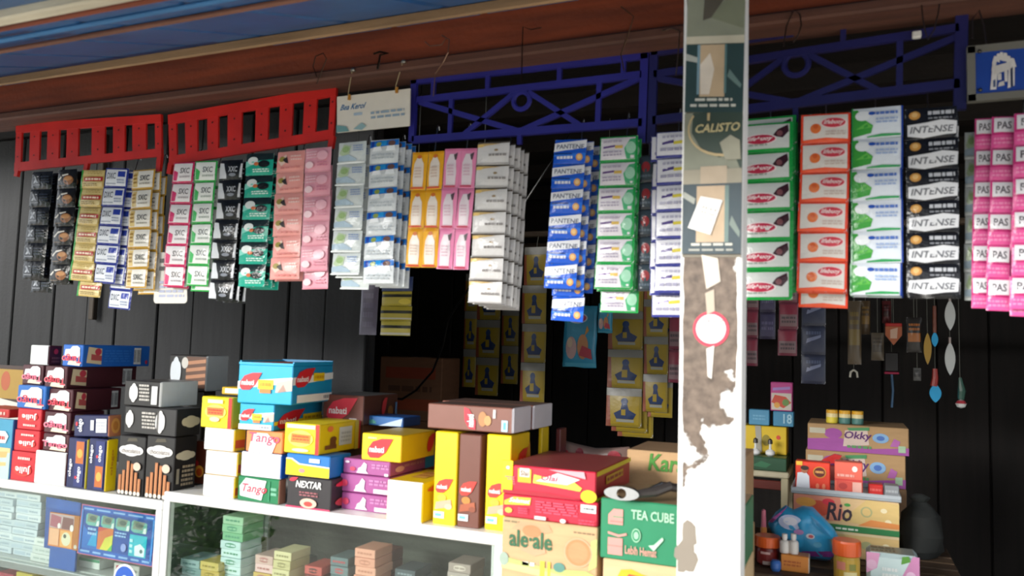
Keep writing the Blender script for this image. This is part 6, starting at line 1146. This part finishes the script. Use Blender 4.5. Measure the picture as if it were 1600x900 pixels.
carton('pink_box', 'pink picture box standing on the numbered blue box', 1204, 1238, None, 598, 643, top(b18), YSt + .135, '#c04a8c', None, {'F': [('picture', [R(.04, .04, .96, .62, '#c9c0b4'), P([(.04, .3), (.6, .1), (.96, .3), (.7, .5), (.2, .56)], '#c9503a'), E(.7, .3, .16, .12, '#6a8a4a'), E(.3, .2, .14, .1, '#d9a04a')]), ('print_panel', [P([(.1, .7), (.9, .76), (.9, .86), (.1, .8)], '#a884c4')])]}, d=.05)
# dark sack and a shelf frame in the far right
p = onY(1420, 850, 1.05); o = thing('dark_sack', 'dark grey sack slumped right of the fruit cartons', 'sack', (onY(1405, 850, .84).x + .062, .98, ZT))
hs = onY(1425, 782, .98).z - ZT; m = MB(); m.lathe([(.045, 0), (.058, .02), (.060, hs * .4), (.05, hs * .75), (.03, hs * .92), (.018, hs)], '#1d201f', 18); m.v = [(x * (1 + .13 * math.sin(3 * math.atan2(y, x) + 60 * z)), y * (1 + .13 * math.sin(3 * math.atan2(y, x) + 60 * z)), z) for x, y, z in m.v]; m.build('sack_body', 'matte', o, smooth=True)
m = MB(); m.lathe([(.02, hs), (.03, hs + .012), (.012, hs + .02), (0, hs + .02)], '#232726', 12); m.build('tied_neck', 'matte', o)
o = thing('shelf_rack', 'dark metal shelf rack standing in the shade at the right', 'rack', (.95, 1.75, 0))
for sx in (-.28, .22):
    for sy in (0, .3):
        m = MB(); m.box(sx - .012, sy - .012, 0, sx + .012, sy + .012, 1.75, '#2a2a2c'); m.build('upright', 'alu', o)
for z in (.5, .95, 1.32):
    m = MB(); m.box(-.292, -.012, z, .232, .312, z + .018, '#27262a', bev=.002); m.build('shelf', 'alu', o)

# unseen tree across the lane, crown shaped to shade the left end
tr = thing('shade_tree', 'leafy green tree across the lane at the left', 'tree', (-5.9, -4.4, -.02)); m = MB()
m.tube([(0, 0, 0), (.06, .03, .9), (-.05, .05, 1.7), (.08, 0, 2.4)], [.14, .11, .09, .05], '#5a4a3a', 10)
for a in range(5): m.tube([(0, .03, 1.3 + .15 * a), (.5 * math.cos(a * 1.3), .5 * math.sin(a * 1.3), 1.9 + .15 * a)], [.05, .02], '#5a4a3a', 6)
m.build('trunk', 'woodv', tr); m = MB(); rt = random.Random(5)
for i in range(5200):
    a, b, rr = rt.uniform(0, 6.283), math.acos(rt.uniform(-1, 1)), rt.random() ** .33
    c = Vector((1.5 * rr * math.sin(b) * math.cos(a), 1.1 * rr * math.sin(b) * math.sin(a), 1.95 + 1.55 * rr * math.cos(b)))
    if c.z < .25: continue
    d = Vector((rt.uniform(-1, 1), rt.uniform(-1, 1), rt.uniform(-.6, .4))).normalized(); s_ = d.cross(Vector((0, 0, 1))).normalized() * .045; d *= .13
    m.add([c - d * .5, c + s_, c + d * .5, c - s_], [(0, 1, 2, 3)], ('#6aa544', '#588f3a', '#86bc56', '#9acb66')[i % 4])
fo = m.build('foliage', 'matte', tr); fo['kind'] = 'stuff'

# the low house across the lane, seen only in reflections
hs_ = thing('house', 'low grey house across the lane with a slatted front', 'house', (0, -11.5, -.02))
m = MB(); m.box(-9, -.2, 0, 7, 0, 2.9, '#8d8f8c'); m.build('wall', 'matte', hs_)
m = MB(); m.box(-9.4, -2.4, 2.9, 7.4, .6, 3.05, '#6d5a50'); m.build('roof', 'matte', hs_)
for i in range(9):
    m = MB(); m.box(-4.6, .005, .2 + i * .26, 1.2, .04, .2 + i * .26 + .22, '#6f7472'); m.build('shutter_slat', 'paint', hs_)
for i in range(2):
    m = MB(); m.box(2.6 + 2 * i, .005, 1.0, 3.8 + 2 * i, .05, 2.2, '#3a4448'); m.build('window', 'paint', hs_)

# leafy shrub beside the path at the left, reflected in the right showcase glass
sh = thing('leafy_shrub', 'low leafy green shrub by the path at the left of the shop', 'shrub', (-3.45, -2.0, -.02)); m = MB(); rt = random.Random(9)
for a in range(6): m.tube([(0, 0, 0), (.12 * math.cos(a), .12 * math.sin(a), .25), (.26 * math.cos(a), .26 * math.sin(a), .6)], [.016, .012, .006], '#5a4a36', 6)
m.build('stem', 'woodv', sh); m = MB()
for i in range(1500):
    a, b, rr = rt.uniform(0, 6.283), math.acos(rt.uniform(-1, 1)), rt.random() ** .33
    c = Vector((.40 * rr * math.sin(b) * math.cos(a), .40 * rr * math.sin(b) * math.sin(a), .50 + .42 * rr * math.cos(b)))
    d = Vector((rt.uniform(-1, 1), rt.uniform(-1, 1), rt.uniform(-.6, .4))).normalized(); s_ = d.cross(Vector((0, 0, 1))).normalized() * .022; d *= .075
    m.add([c - d * .5, c + s_, c + d * .5, c - s_], [(0, 1, 2, 3)], ('#6aa544', '#588f3a', '#86bc56', '#9acb66')[i % 4])
fo = m.build('foliage', 'matte', sh); fo['kind'] = 'stuff'
